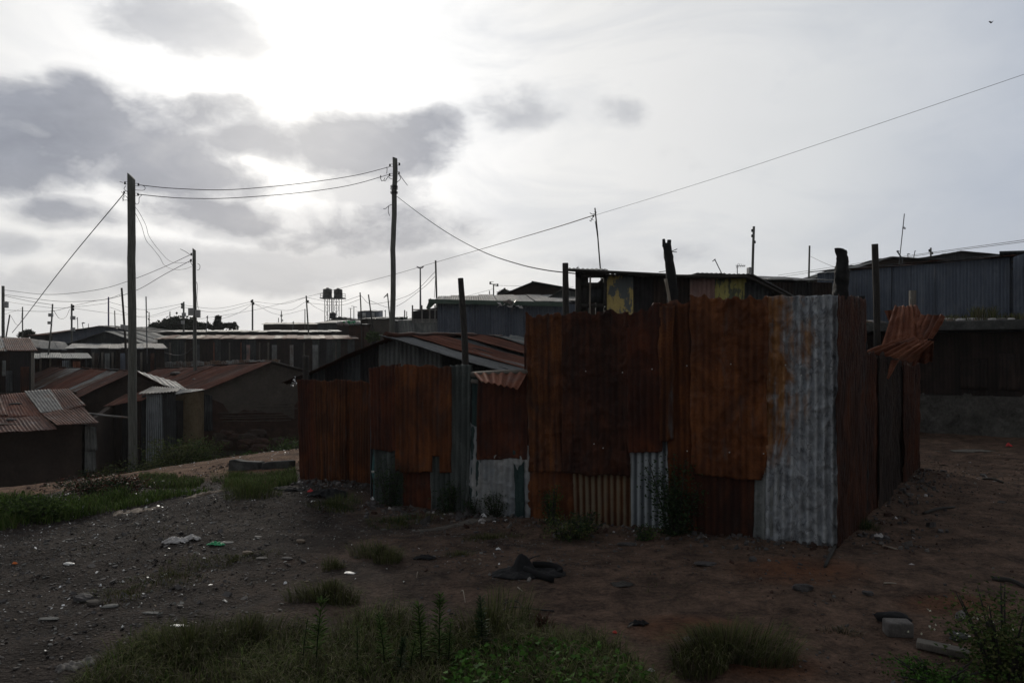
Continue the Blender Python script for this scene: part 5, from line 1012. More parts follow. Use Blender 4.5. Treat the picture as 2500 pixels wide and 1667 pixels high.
wire('wire from the central pole down to the painted shack', [(968, 479, 27), (1030, 526, 23), (1100, 573, 20), (1180, 615, 16.5), (1260, 643, 14.5), (1330, 659, 13.2), (1405, 668, 12.4)], .010)
wire('long wire crossing the sky from the upper right to the crooked mast', [(2560, 160, 9), (2500, 182, 9.4), (2100, 318, 10.6), (1800, 418, 11.8), (1600, 481, 12.7), (1455, 525, 13.5)], .003)
wire('long thin wire from the crooked mast to the left horizon', [(1452, 525, 13.5), (1300, 572, 18), (1065, 640, 36), (955, 672, 40), (830, 704, 44), (748, 725, 48), (620, 757, 54), (480, 780, 60)], .010)
wire('upper wire from the meter box pole to the edge pole', [(467, 621, 28), (400, 652, 31), (325, 682, 34), (240, 707, 36), (120, 719, 38), (10, 708, 40)], .011)
wire('lower wire from the meter box pole to the edge pole', [(466, 636, 28), (400, 671, 30.5), (330, 710, 33), (250, 732, 35), (150, 736, 38), (70, 727, 39), (10, 719, 40)], .011)
wire('loose wire hanging from the meter box pole over the row house', [(474, 845, 28), (455, 862, 30), (430, 867, 33), (400, 860, 38)], .010)
FARW = [((10, 757, 40), (120, 760, 41), (175, 748, 42)), ((175, 748, 42), (230, 735, 46), (265, 729, 50), (296, 718, 32)), ((128, 744, 33), (70, 735, 37), (10, 722, 40)), ((55, 753, 55), (10, 768, 45)), ((175, 752, 42), (265, 764, 48), (360, 772, 60), (448, 746, 50)),
        ((448, 745, 50), (530, 753, 52), (616, 736, 55)), ((448, 750, 50), (530, 762, 52), (616, 741, 55)), ((616, 736, 55), (690, 742, 52), (748, 726, 48)), ((616, 741, 55), (700, 758, 52), (748, 736, 48)), ((616, 742, 55), (580, 765, 52), (520, 785, 50)),
        ((619, 741, 55), (680, 768, 56), (745, 756, 60)), ((752, 736, 48), (770, 750, 52), (800, 765, 58)), ((748, 726, 48), (820, 738, 44), (880, 722, 40)), ((752, 740, 48), (830, 745, 44), (881, 730, 40)), ((881, 722, 40), (910, 742, 42), (1000, 720, 38), (1064, 662, 36)), ((900, 733, 42), (960, 750, 40), (1030, 705, 38), (1064, 673, 36)),
        ((10, 735, 40), (60, 743, 50), (150, 752, 52), (265, 740, 52)), ((265, 737, 52), (350, 756, 51), (449, 741, 50)), ((268, 750, 52), (350, 775, 55), (415, 764, 75)), ((131, 758, 33), (145, 777, 36), (160, 775, 39), (170, 755, 42)), ((27, 772, 50), (40, 792, 52), (50, 788, 54), (54, 760, 55)),
        ((1064, 640, 36), (1062, 700, 36), (1060, 728, 36)), ((1215, 697, 60), (1300, 699, 58), (1400, 700, 50)), ((1205, 705, 60), (1150, 720, 62), (1080, 735, 62))]
for i, q in enumerate(FARW): wire('one of the faint far wires strung between the distant poles', q, .0105, 'far wires on the skyline')
wire('upper wire rising to the right edge above the blue shed', [(1900, 672, 40), (2100, 642, 32), (2270, 617, 26), (2500, 586, 20), (2560, 576, 19)], .008)
wire('lower wire rising to the right edge above the blue shed', [(1860, 684, 42), (2100, 646, 32), (2270, 620, 26), (2500, 590.5, 20), (2560, 581, 19)], .008)
wire('thin wire from the plain pole down to the corner post', [(1979, 626, 26), (2010, 641, 22), (2045, 655, 19)], .006)

# ------------------------------------------------------------------ distant trees
def tree(label, u, vt, vb, w, Y, kind='round', seed=1, mat='leaf_far', nleaf=1800, ls=.28):
    rg = np.random.default_rng(seed); B = P(u, vb, Y); root = thing('tree', label, 'tree', gz(B)); H_ = (vb - vt) / F * Y; W_ = w / F * Y / 2; g = gz(B)
    mb = MB(); tube(mb, [g, B, B + V(.1, 0, H_ * .7)], [.16, .13, .04], 7, 0, .1, seed)
    for i in range(7):
        a = rg.uniform(0, 6.28); tube(mb, [B + V(0, 0, H_ * rg.uniform(.1, .4)), B + V(math.cos(a) * W_ * .7, math.sin(a) * W_ * .6, H_ * rg.uniform(.5, .85))], [.06, .02], 5)
    mb.build('trunk', M['wood_dark'], root); mb = MB()
    if kind == 'cone':
        z = rg.uniform(0, 1, nleaf) ** 1.3; r = (1 - z) * W_ * rg.uniform(.3, 1, nleaf) ** .5; a = rg.uniform(0, 6.28, nleaf); c = np.stack([np.cos(a) * r, np.sin(a) * r, z * H_], 1) + B
    elif kind == 'palm':
        c = []
        for i in range(16):
            a = i / 16 * 6.28 + rg.uniform(-.2, .2); e = rg.uniform(.3, 1.0)
            for t in np.linspace(0, 1, 60): c.append(B + V(math.cos(a) * W_ * t, math.sin(a) * W_ * t * .8, H_ * (.55 + e * t * .7 - 1.1 * t * t * (.4 + .4 * (1 - e)))) + rg.normal(size=3) * .05)
        c = np.array(c)
    else:
        k = 26; cc = rg.normal(size=(k, 3)); cc /= np.linalg.norm(cc, axis=1)[:, None]; cc *= rg.uniform(.35, .95, k)[:, None]; cc[:, 2] = np.abs(cc[:, 2]) * .8 + .1; idx = rg.integers(0, k, nleaf)
        c = cc[idx] + rg.normal(size=(nleaf, 3)) * .13; c = c * [W_, W_ * .8, H_ * .9] + B
    leaves(mb, c, ls * rg.uniform(.6, 1.3, len(c)), rg, .55); mb.build('crown', M[mat], root)
tree('broad dark leafy tree on the skyline right of the thick wooden pole', 420, 772, 812, 130, 62, 'round', 1, nleaf=4200, ls=.34); tree('leafy crown spreading behind the meter boxes on the skyline', 468, 768, 812, 50, 62, 'round', 8, nleaf=1500, ls=.34)
tree('pointed conifer on the skyline behind the long row house', 532, 774, 806, 20, 65, 'cone', 2, nleaf=1500, ls=.3); tree('low palm left of the pointed conifer', 500, 789, 808, 34, 65, 'palm', 3, ls=.3); tree('low palm right of the pointed conifer', 560, 789, 808, 34, 65, 'palm', 4, ls=.3)
tree('round dark tree just right of the central pole', 985, 773, 800, 46, 42, 'round', 5, nleaf=2200, ls=.2); tree('dark bush tree under the balcony', 997, 785, 825, 40, 38, 'round', 6, 'leaf_far', 1800, .2)
tree('green bush on the slope left of the central pole', 912, 808, 830, 34, 40, 'round', 7, 'leaf', 1200, .2); tree('small dark crown above the roof of the green gabled house', 1232, 706, 722, 30, 50, 'round', 9, nleaf=900, ls=.2); tree('low dark tree at the far left skyline', 66, 806, 822, 34, 60, 'round', 10, nleaf=900, ls=.3)

# stones holding the roof sheets down
rgs = np.random.default_rng(8)
for i, (u, v, Y, s) in enumerate([(430, 912, 28.5, .4), (520, 905, 27.5, .35), (590, 915, 26, .3), (250, 925, 27, .4), (300, 915, 25.5, .3), (480, 928, 26.5, .35)]):
    c = P(u, v, Y); mb = MB(); rock(mb, c, (s, s * .6, s * .35), 200 + i, 0, rgs.uniform(0, 3), 9, 6); o = mb.build('roof_stone', M['stone_dark'], None, loc=c, smooth=False); tag(o, 'dark stone or scrap lying on a rusty roof left of the low fence', 'stone', 'stones on the rusty roofs')

# battens and doors on the two rows of rooms
def wall_of(root): return [c for c in root.children if c.name.startswith('wall')][0]
rgb_ = random.Random(3)
for u in (415, 452, 522, 560, 588, 634, 655, 742, 820):
    v0 = 842; x = P(u, 0, 42.8); zt = P(0, 836, 42.8)[2]; mb = MB(); box(mb, V(x[0], 42.82, (zt + .2) / 2), (.09 if u % 2 else .06, .06, zt - .2), 0); mb.build('batten', M['wood_grey' if u % 3 else 'rust_bright'], wall_of(lr), smooth=False)
for (u, w, mt) in ((606, 9, 'pink_tin'), (670, 12, 'galv_grey'), (712, 9, 'galv_rusty'), (770, 14, 'galv_grey'), (480, 13, 'galv_dark')):
    a = P(u - w / 2, 0, 42.75); b = P(u + w / 2, 0, 42.75); z1 = P(0, 842, 42.75)[2]; mb = MB(); sheet(mb, down(a, .2), down(b, .2), down(b, z1), down(a, z1), rows=6); mb.build('door', M[mt], wall_of(lr), solid=.01)
for (u, w, mt) in ((206, 10, 'galv_dark'), (236, 11, 'brown_tin'), (262, 12, 'galv_grey'), (300, 12, 'steel_blue'), (372, 9, 'rust_dark')):
    a = P(u - w / 2, 0, 35.75); b = P(u + w / 2, 0, 35.75); z1 = P(0, 862, 35.75)[2]; mb = MB(); sheet(mb, gz(a), gz(b), down(b, z1), down(a, z1), rows=6); mb.build('door', M[mt], wall_of(fr_), solid=.01)
for (u, w, v0, v1, mt) in ((22, 16, 905, 960, 'galv_dark'), (60, 20, 895, 960, 'rust_dark'), (10, 8, 880, 918, 'galv_grey')):
    a = P(u - w / 2, v1, 26.85); b = P(u + w / 2, v1, 26.85); mb = MB(); sheet(mb, a, b, P(u + w / 2, v0, 26.85), P(u - w / 2, v0, 26.85), rows=6); mb.build('wall_patch', M[mt], wall_of(hd), solid=.01)
for (u, w, v0, v1, mt) in ((160, 15, 880, 918, 'galv_blue'), (187, 18, 882, 918, 'rust_bright')):
    a = P(u - w / 2, v1, 30.8); b = P(u + w / 2, v1, 30.8); mb = MB(); sheet(mb, a, b, P(u + w / 2, v0, 30.8), P(u - w / 2, v0, 30.8), rows=6); mb.build('door', M[mt], wall_of(lh), solid=.01)
# ------------------------------------------------------------------ things on the ground
rg = np.random.default_rng(21)
def gpts(x, y, dz=0.0): return np.stack([x, y, G(x, y) + dz], 1)
def inpoly(x, y, poly):
    r = np.zeros(len(x), bool); n = len(poly)
    for i in range(n):
        (x0, y0), (x1, y1) = poly[i], poly[(i + 1) % n]; c = ((y0 > y) != (y1 > y)) & (x < (x1 - x0) * (y - y0) / (y1 - y0 + 1e-12) + x0); r ^= c
    return r
# gravel: flat chips of slate and stone
def gravel(name, label, x, y, s, mats, wts, seed, thick=.35, tilt=.25, kind='stuff', cat='gravel'):
    rg = np.random.default_rng(seed); n = len(x); k = 6; an = np.arange(k) / k * 2 * math.pi
    r = s[:, None] * rg.uniform(.55, 1.1, (n, k)) * .5; ro = rg.uniform(0, 6.28, n)[:, None]; st = rg.uniform(.5, 1, n)[:, None]
    X = np.cos(an) * r; Y_ = np.sin(an) * r * st; Xr = X * np.cos(ro) - Y_ * np.sin(ro); Yr = X * np.sin(ro) + Y_ * np.cos(ro)
    tx, ty = rg.normal(0, tilt, n)[:, None], rg.normal(0, tilt, n)[:, None]; z0 = G(x, y)[:, None] + .004; h = (s * thick * rg.uniform(.4, 1, n))[:, None]
    top = np.stack([Xr * .85 + x[:, None], Yr * .85 + y[:, None], z0 + h * .8 + Xr * tx + Yr * ty], -1); bot = np.stack([Xr + x[:, None], Yr + y[:, None], z0 - h * .4 + Xr * tx + Yr * ty], -1)
    vs = np.concatenate([top, bot], 1).reshape(-1, 3); o = (np.arange(n) * 12)[:, None]; mb = MB(); mi = rg.choice(len(mats), n, p=wts)
    fs = (o + np.arange(6)).tolist(); mm = mi.tolist()
    for j in range(6): fs += (o + [j, 6 + j, 6 + (j + 1) % 6, (j + 1) % 6]).tolist(); mm += mi.tolist()
    mb.add(vs, fs, None, mm); o_ = mb.build(name, [M[q] for q in mats], None, smooth=False); tag(o_, label, cat, kind=kind); return o_
n = 60000; x = rg.uniform(-8, 3.5, n); y = 3.8 + 8.2 * rg.uniform(0, 1, n) ** .8; keep = (fbm(x * .7, y * .7, 3, 44) + .28 - .09 * (x + 2) > rg.uniform(0, .5, n)) & (x > -.84 * y) & (y < 10.6 + .25 * (x + 4))
x, y = x[keep], y[keep]; gravel('gravel', 'grey stone chips and cinders strewn over the left yard', x, y, rg.gamma(1.3, .0095, len(x)) + .006, ['stone_dark', 'stone', 'stone_tan', 'concrete'], [.60, .28, .04, .08], 5, .15, .28)
n = 26000; x = rg.uniform(-1, 8, n); y = rg.uniform(3.8, 13, n); keep = (fbm(x * .9, y * .9, 3, 54) + .15 > rg.uniform(0, .6, n)) & (x < .9 * y)
x, y = x[keep], y[keep]; gravel('pebbles', 'fine pebbles scattered over the red earth on the right', x, y, rg.gamma(1.6, .0065, len(x)) + .004, ['stone_dark', 'mud_lower', 'stone'], [.5, .35, .15], 6)
n = 6000; x = rg.uniform(-7, 3, n); y = rg.uniform(4.5, 16, n); keep = fbm(x * .6, y * .6, 2, 64) - .05 * (x + 2) + .14 - .02 * (y - 8) > rg.uniform(0, .5, n); x, y = x[keep], y[keep]
gravel('pale_litter', 'tiny white shards and bottle caps glinting in the yard', x, y, rg.gamma(1.6, .0085, len(x)) + .009, ['chip_pale', 'white_plastic', 'concrete'], [.5, .15, .35], 7, .12, .35, cat='litter')
# rubble along the foot of the fences
px, py = [], []
for (p, q, m_) in ((FC, FA, 260), (FA, FB, 420), (D0, D1, 420), (FC, FE, 300)):
    t = rg.uniform(0, 1, m_); d_ = nrm(q - p); nr = V(d_[1], -d_[0]); nr = nr if nr @ (p + q) < 0 else -nr
    if p is FC and q is FE: nr = V(.81, -.586)
    o_ = np.abs(rg.normal(0, .32, m_)) + .06; px += list(p[0] + (q - p)[0] * t + nr[0] * o_); py += list(p[1] + (q - p)[1] * t + nr[1] * o_)
px, py = np.array(px), np.array(py); gravel('rubble', 'broken stones and rubbish along the foot of the tin fences', px, py, rg.gamma(1.7, .018, len(px)) + .012, ['stone', 'stone_dark', 'mud_lower', 'bag_plastic'], [.2, .55, .22, .03], 8, .45)

# stones and clods on the clay bank, twigs and leaf litter on the shaded earth at the right
n = 9000; x = rg.uniform(-9, -2, n); y = rg.uniform(10.5, 17, n); keep = fbm(x * .9, y * .9, 3, 74) + .08 > rg.uniform(0, .5, n); x, y = x[keep], y[keep]
gravel('clods', 'clods and small stones on the bare clay bank', x, y, rg.gamma(1.4, .016, len(x)) + .008, ['mud_lower', 'stone', 'stone_tan'], [.6, .25, .15], 15, .4)
n = 7000; x = rg.uniform(3, 12, n); y = rg.uniform(5, 15, n); keep = (fbm(x * .7, y * .7, 3, 84) + .12 > rg.uniform(0, .5, n)) & (x > 3.3 + .72 * (y - 7.3)); x, y = x[keep], y[keep]; k_ = len(x)
mb = MB(); b_ = gpts(x, y, .004); a_ = rg.uniform(0, 6.28, k_); L_ = rg.gamma(2, .018, k_) + .01; w_ = L_ * rg.uniform(.1, .5, k_); D_ = np.stack([np.cos(a_) * L_, np.sin(a_) * L_, rg.normal(0, .12, k_) * L_], 1); S_ = np.stack([-np.sin(a_) * w_, np.cos(a_) * w_, rg.normal(0, .25, k_) * w_], 1)
mb.add(np.stack([b_ - D_ / 2, b_ + S_ / 2 + [0, 0, .006], b_ + D_ / 2, b_ - S_ / 2 + [0, 0, .004]], 1).reshape(-1, 3), (np.arange(k_) * 4)[:, None] + [0, 1, 2, 3], None, rg.choice(4, k_, p=[.4, .3, .2, .1]))
o = mb.build('leaf_litter', [M['wood_dark'], M['mud_lower'], M['wood_grey'], M['bag_plastic']], None, smooth=False, solid=.002); tag(o, 'twigs, leaves and scraps littering the shaded earth on the right', 'litter', kind='stuff')
def gitem(name, label, cat, u, v, s, mat, seed, ang=0.0, group=None, amp=.35, sink=.0):
    c = GP(u, v); c[2] += s[2] * .3 - sink; mb = MB(); rock(mb, c, s, seed, 0, ang, 9, 6, amp + .12); o = mb.build(name, M[mat], None, loc=c, smooth=False); tag(o, label, cat, group); return o
for (u, v, s, mt, lb) in [(1700, 1570, (.16, .10, .03), 'stone', 'flat grey stone in the red earth left of the large right tuft'), (2120, 1452, (.09, .06, .04), 'stone_dark', 'small dark stone right of the orange earth patch'), (2352, 1512, (.12, .08, .07), 'stone', 'rounded grey stone by the rubble at the right'),
                          (2340, 1556, (.14, .1, .05), 'concrete_dark', 'flat grey slab piece half hidden by the right bush'), (1960, 1440, (.16, .08, .06), 'stone_dark', 'dark wedge of stone on the orange earth patch'), (1360, 1190 + 120, (.10, .07, .05), 'stone', 'tan stone at the foot of the enclosure by the green patch'),
                          (1478, 1292 , (.08, .07, .06), 'stone_tan', 'upright stone touching the ribbed orange sheet'), (1530, 1330, (.20, .09, .03), 'stone_dark', 'flat slab lying in front of the blue grey zinc sheet'), (1720, 1378, (.20, .12, .03), 'stone_dark', 'faint flat stone right of centre'),
                          (205, 1468, (.16, .10, .06), 'stone_dark', 'dark lump of stone in the left yard'), (232, 1475, (.12, .08, .045), 'mud', 'brown stone next to the dark lump in the left yard'), (605, 1352, (.11, .07, .035), 'stone_tan', 'pale orange stone near the green plastic'),
                          (640, 1364, (.12, .06, .02), 'stone', 'flat oval stone near the middle of the yard'), (120, 1512, (.15, .05, .012), 'concrete', 'flat pale chip low in the left yard'), (372, 1498, (.16, .05, .012), 'concrete', 'long flat pale chip left of the grass bank'),
                          (555, 1325, (.16, .08, .012), 'concrete', 'flat square board right of the green plastic'), (270, 1482, (.12, .06, .02), 'concrete', 'flat grey tile piece in the left yard'), (700, 1565 - 200, (.1, .05, .02), 'stone', 'small pale tile in the middle of the yard'),
                          (735, 1325, (.1, .06, .04), 'stone_tan', 'little tan stone by the low mound of litter'), (855, 1400, (.1, .05, .015), 'chip_pale', 'thin white tile shard left of centre'), (435, 1530, (.12, .05, .01), 'chip_pale', 'flat white shard by the edge of the grass bank'), (170, 1378, (.12, .05, .02), 'chip_pale', 'white shard in the left yard below the white bag')]:
    gitem('stone', lb, 'stone', u, v, s, mt, int(u), rg.uniform(-.4, .4))
# right: block of stone with a dark rag behind it, plank, sticks
c = GP(2192, 1548); mb = MB(); box(mb, c + V(0, 0, .045), (.17, .11, .10), -.1); mb.build('stone_block', M['stone'], None, loc=c, bevel=.012); tag(bpy.data.objects['stone_block'], 'squared grey stone block in front of the black rag', 'stone')
c = GP(2190, 1528); mb = MB(); rock(mb, c + V(0, .04, .02), (.22, .14, .11), 77, amp=.5); o = mb.build('black_rag', M['black_fabric'], None, loc=c); tag(o, 'small black rag behind the squared stone block', 'cloth')
a, b = GP(2238, 1582), GP(2368, 1610); mb = MB(); mid_ = (a + b) / 2; L_ = np.linalg.norm(b - a); ang = math.atan2(b[1] - a[1], b[0] - a[0]); box(mb, mid_ + V(0, 0, .03), (L_, .085, .045), ang, 0, .03); o = mb.build('plank', M['wood_grey'], None, loc=mid_, bevel=.006); tag(o, 'weathered grey plank lying by the bush at the lower right', 'plank')
def stick(label, u0, v0, u1, v1, r, mat, name='stick', lift=.01, bend=.02):
    a, b = GP(u0, v0), GP(u1, v1); m_ = (a + b) / 2; m_[2] = max(m_[2], Gf(m_[0], m_[1])) + bend; mb = MB(); tube(mb, smooth_path([a + V(0, 0, lift), m_ + V(0, 0, lift), b + V(0, 0, lift)], 6), [r * q for q in np.linspace(1, .7, 13)], 7, 0, .25, int(u0)); o = mb.build(name, M[mat], None, loc=m_); tag(o, label, 'stick')
stick('dark stick at the right edge above the bush', 2425, 1415, 2510, 1440, .022, 'wood_dark'); stick('thin pale stick on the red earth, right', 2158, 1427, 2188, 1427, .007, 'wood_pale', bend=0); stick('pale straw curving beside the centre of the yard', 1125, 1448, 1136, 1475, .004, 'wood_pale', bend=.05)
stick('thin twig above the grass bank in the centre', 1296, 1502, 1332, 1516, .006, 'wood_pale', bend=0); stick('branch lying across the shaded earth right of the enclosure', 2255, 1255, 2330, 1240, .02, 'wood_dark'); stick('long pale stick beside the shaded side of the enclosure', 2155, 1335, 2190, 1343, .009, 'wood_pale', bend=0)
stick('old root running down from the enclosure corner', 2040, 1335, 2014, 1385, .02, 'wood_dark', bend=.01); stick('dark twig on the shaded earth far right', 2400, 1170, 2450, 1180, .02, 'wood_dark'); stick('small straw standing on the yard left of the black garment', 1022, 1402, 1017, 1415, .004, 'wood_pale', bend=.03); stick('small twig below the black garment', 1264, 1437, 1276, 1447, .006, 'wood_pale', bend=0)
stick('twig left of the broken ring on the red earth', 1533, 1535, 1552, 1523, .007, 'wood_grey', bend=0)
# crumpled plastic and cloth litter
def scrap(name, label, cat, u, v, w, h, mat, seed, n=40, flat=.4):
    rg = np.random.default_rng(seed); c = GP(u, v); mb = MB(); k = 26; S_, T_ = np.meshgrid(np.linspace(-1, 1, k), np.linspace(-1, 1, k)); rad = np.sqrt(S_ ** 2 + T_ ** 2)
    X = c[0] + S_ * w / 2 * (1 + .5 * fbm(T_ * 2 + seed, S_ * 0 + seed, 3, seed)); Y_ = c[1] + T_ * w * .28 * (1 + .5 * fbm(S_ * 2 + seed, T_ * 0, 3, seed + 1))
    Z = G(X, Y_) + .004 + np.clip(1.05 - rad, 0, 1) ** .6 * h * (.55 + 1.1 * np.abs(fbm(S_ * 2.6 + seed, T_ * 2.6, 4, seed + 2)) * 2)
    idx = np.arange(k * k).reshape(k, k); fs = np.stack([idx[:-1, :-1], idx[:-1, 1:], idx[1:, 1:], idx[1:, :-1]], -1).reshape(-1, 4)
    rc = np.sqrt((S_[:-1, :-1] + 1 / k) ** 2 + (T_[:-1, :-1] + 1 / k) ** 2).ravel(); fs = fs[rc < 1 + .5 * fbm(S_[:-1, :-1] * 3 + seed, T_[:-1, :-1] * 3, 2, seed).ravel()]
    mb.add(np.stack([X, Y_, Z], -1).reshape(-1, 3), fs); o = mb.build(name, M[mat], None, loc=c, solid=.003); tag(o, label, cat); return o
scrap('plastic_bag', 'dirty white plastic bag crumpled in the left yard', 'bag', 428, 1325, .26, .07, 'bag_plastic', 3); scrap('plastic_bag', 'second fold of white plastic right beside the dirty white bag', 'bag', 468, 1318, .20, .06, 'bag_plastic', 4)
scrap('plastic_bag', 'small bright green plastic bag in the left yard', 'bag', 527, 1330, .17, .04, 'green_plastic', 5); scrap('plastic_bag', 'white plastic sack at the bottom edge of the photo', 'bag', 340, 1668, .22, .07, 'bag_plastic', 6)
scrap('plastic_scrap', 'orange plastic scrap at the left edge of the yard', 'litter', 36, 1377, .05, .02, 'orange_plastic', 7); scrap('plastic_bottle', 'flattened pale bottle beside the shaded side of the enclosure', 'bottle', 2150, 1313, .16, .04, 'bag_plastic', 8)
scrap('plastic_scrap', 'orange red plastic scrap on the shaded earth at the far right', 'litter', 2463, 1090, .12, .08, 'red_plastic', 9); scrap('cardboard', 'flattened pale cardboard on the shaded earth in front of the grey plinth', 'cardboard', 2370, 1102, .75, .04, 'wood_grey', 10)
scrap('rag', 'dark rags heaped by the low fence', 'cloth', 800, 1212, .55, .12, 'black_fabric', 11); scrap('rag', 'flat dark cloth left of the heaped rags', 'cloth', 705, 1196, .45, .06, 'black_fabric', 12); scrap('rag', 'small red rag between the two dark cloths', 'cloth', 758, 1202, .09, .05, 'red_plastic', 13)
scrap('plastic_scrap', 'white plastic knot at the foot of the teal pipe', 'litter', 917, 1222, .13, .05, 'white_plastic', 14); scrap('plastic_scrap', 'crumpled blue white scrap at the foot of the pale wrinkled sheet', 'litter', 1180, 1263, .09, .04, 'white_plastic', 15)
scrap('rag', 'small dark rag between the two grass tufts in the yard', 'cloth', 1038, 1364, .22, .04, 'black_fabric', 16); scrap('plastic_scrap', 'white scrap on the yard right of the small tuft', 'litter', 1216, 1342, .05, .02, 'white_plastic', 17); scrap('rag', 'torn black strip on the red earth in the lower middle', 'cloth', 1560, 1525, .14, .03, 'black_fabric', 18)
scrap('rag', 'flat dark scrap right of the black garment', 'cloth', 1520, 1428, .2, .02, 'wood_dark', 19); scrap('paper', 'upright white paper in the grass strip by the pale rock', 'litter', 203, 1250, .06, .10, 'white_plastic', 20); scrap('paper', 'tiny white paper right of the pale rock', 'litter', 358, 1228, .05, .08, 'white_plastic', 22)
scrap('plastic_scrap', 'tiny pale blue scrap at the bottom of the red earth', 'litter', 1590, 1642, .04, .02, 'bag_plastic', 23); scrap('plastic_scrap', 'tiny red scrap at the edge of the grass bank', 'litter', 1501, 1548, .03, .015, 'red_plastic', 24)
mb = MB(); c = GP(1240, 1495); q = [c + V(math.cos(a) * .10, math.sin(a) * .07, .03 + .03 * math.sin(a * 1.5)) for a in np.linspace(0, 5.2, 14)]; tube(mb, smooth_path(q + [c + V(.25, -.01, .02), c + V(.34, .0, .01)], 3), .006, 6); o = mb.build('cable_scrap', M['black_plastic'], None, loc=c); tag(o, 'looped piece of old black cable above the grass bank', 'cable')
# black garment lying in the middle of the yard
gr = GP(1290, 1402); gm = thing('black_garment', 'crumpled black garment lying in the middle of the yard', 'garment', gr)
mb = MB(); k = 70; S_, T_ = np.meshgrid(np.linspace(-1, 1, k), np.linspace(-1, 1, k)); th_ = np.arctan2(T_, S_); rad = np.sqrt(S_ ** 2 + T_ ** 2)
X = gr[0] + S_ * .34 - .01; Y_ = gr[1] + T_ * .20 + .03; ln = .22 * fbm(np.cos(th_) * 2, np.sin(th_) * 2, 3, 7)
pk = np.exp(-((S_ + .12) ** 2 / .05 + (T_ - .1) ** 2 / .12)); fold = np.abs(fbm(S_ * 3 + .4 * T_, T_ * 1.6, 4, 5)) * 2
Z = G(X, Y_) + .006 + np.clip(.92 + ln - rad, 0, 1) ** .55 * (.022 + .085 * fold) + pk * .12
idx = np.arange(k * k).reshape(k, k); fs = np.stack([idx[:-1, :-1], idx[:-1, 1:], idx[1:, 1:], idx[1:, :-1]], -1).reshape(-1, 4); fs = fs[(rad[:-1, :-1] < .95 + ln[:-1, :-1]).ravel()]
mb.add(np.stack([X, Y_, Z], -1).reshape(-1, 3), fs); mb.build('body_cloth', M['black_fabric'], gm, solid=.004)
def sleeve(pts, rad_, nm_='sleeve'):
    mb = MB(); p = smooth_path(pts, 7); k = len(p); tube(mb, p, np.interp(np.linspace(0, 1, k), np.linspace(0, 1, len(rad_)), rad_), 18, 0, .22, len(pts), True, 0, .55); mb.build(nm_, M['black_fabric'], gm)
def gl(u, v, dz): q = GP(u, v); q[2] += dz; return q
sleeve([gl(1280, 1405, .05), gl(1310, 1412, .035), gl(1340, 1420, .03), gl(1352, 1422, .025)], [.035, .034, .03, .034]); sleeve([gl(1300, 1392, .05), gl(1335, 1394, .05), gl(1362, 1398, .035), gl(1368, 1402, .02)], [.03, .032, .04, .028]); sleeve([gl(1285, 1385, .06), gl(1303, 1374, .05), gl(1318, 1364, .03)], [.012, .008, .008], 'strap')

# concrete block pair and stone kerbs on the bank
cb = P(628, 1163, 13.2); cb[2] = Gf(cb[0], cb[1]); mb = MB()
Yc = GP(600, 1150)[1]; cb = P(628, 1150, Yc); a, b, c_ = P(553, 1121, Yc + .1), P(635, 1126, Yc), P(707, 1123, Yc)
slab(mb, [a + V(0, 0, -.5), b + V(0, 0, -.55), b + V(-.03, 0, -.01), a + V(.25, 0, -.035), a + V(.12, 0, .0), a + V(.03, 0, -.01)], V(.06, .22, -.02)); slab(mb, [b + V(.02, -.02, -.55), c_ + V(0, 0, -.5), c_, b + V(.12, -.02, -.005), b + V(.02, -.02, -.03)], V(.06, .2, -.02))
o = mb.build('concrete_block', M['concrete_dark'], None, loc=cb, bevel=.03, smooth=False); tag(o, 'broken mossy concrete footing on the clay bank', 'concrete block')
def kerb(label, u0, v0, u1, v1, w, h, mat, seed):
    a, b = GP(u0, v0), GP(u1, v1); mb = MB(); S_, T_ = np.meshgrid(np.linspace(0, 1, 60), np.linspace(-1, 1, 18)); d_ = nrm((b - a)[:2]); nr_ = V(-d_[1], d_[0])
    wv_ = w * .5 * (1 + 1.2 * fbm(S_ * 7 + seed, T_ * 0 + np.sign(T_), 4, seed)); cx_ = w * .5 * fbm(S_ * 4, S_ * 0, 3, seed + 5); e_ = np.clip(1 - np.abs(S_ * 2 - 1) ** 6, 0, 1)
    X = a[0] + (b[0] - a[0]) * S_ + nr_[0] * (T_ * wv_ * e_ + cx_); Y_ = a[1] + (b[1] - a[1]) * S_ + nr_[1] * (T_ * wv_ * e_ + cx_)
    Z = G(X, Y_) - .03 + h * e_ * np.clip(1.15 - np.abs(T_) ** 3, 0, 1) * (.65 + 1.3 * np.abs(fbm(S_ * 9 + seed, T_ * 2, 3, seed + 3))); idx = np.arange(60 * 18).reshape(18, 60)
    mb.add(np.stack([X, Y_, Z], -1).reshape(-1, 3), np.stack([idx[:-1, :-1], idx[:-1, 1:], idx[1:, 1:], idx[1:, :-1]], -1).reshape(-1, 4))
    o = mb.build('rock_ledge', M[mat], None, loc=a); tag(o, label, 'rock')
kerb('flat pale rock at the edge of the gravel yard, left', 262, 1254, 400, 1238, .42, .045, 'stone_tan', 301); kerb('pale rock ledge climbing towards the concrete footing', 445, 1218, 560, 1196, .22, .06, 'stone_tan', 311); kerb('curved kerb of brown stone below the concrete footing', 560, 1196, 722, 1140, .16, .08, 'mud', 321); kerb('thin whitish rock line in the grass strip', 425, 1206, 500, 1196, .14, .07, 'stone', 331)
kerb('broken concrete edge at the lower left by the grass bank', 120, 1640, 250, 1605, .20, .05, 'stone', 341); kerb('low earth ridge between the yard and the low fence', 985, 1300, 1240, 1262, .22, .05, 'mud', 351)

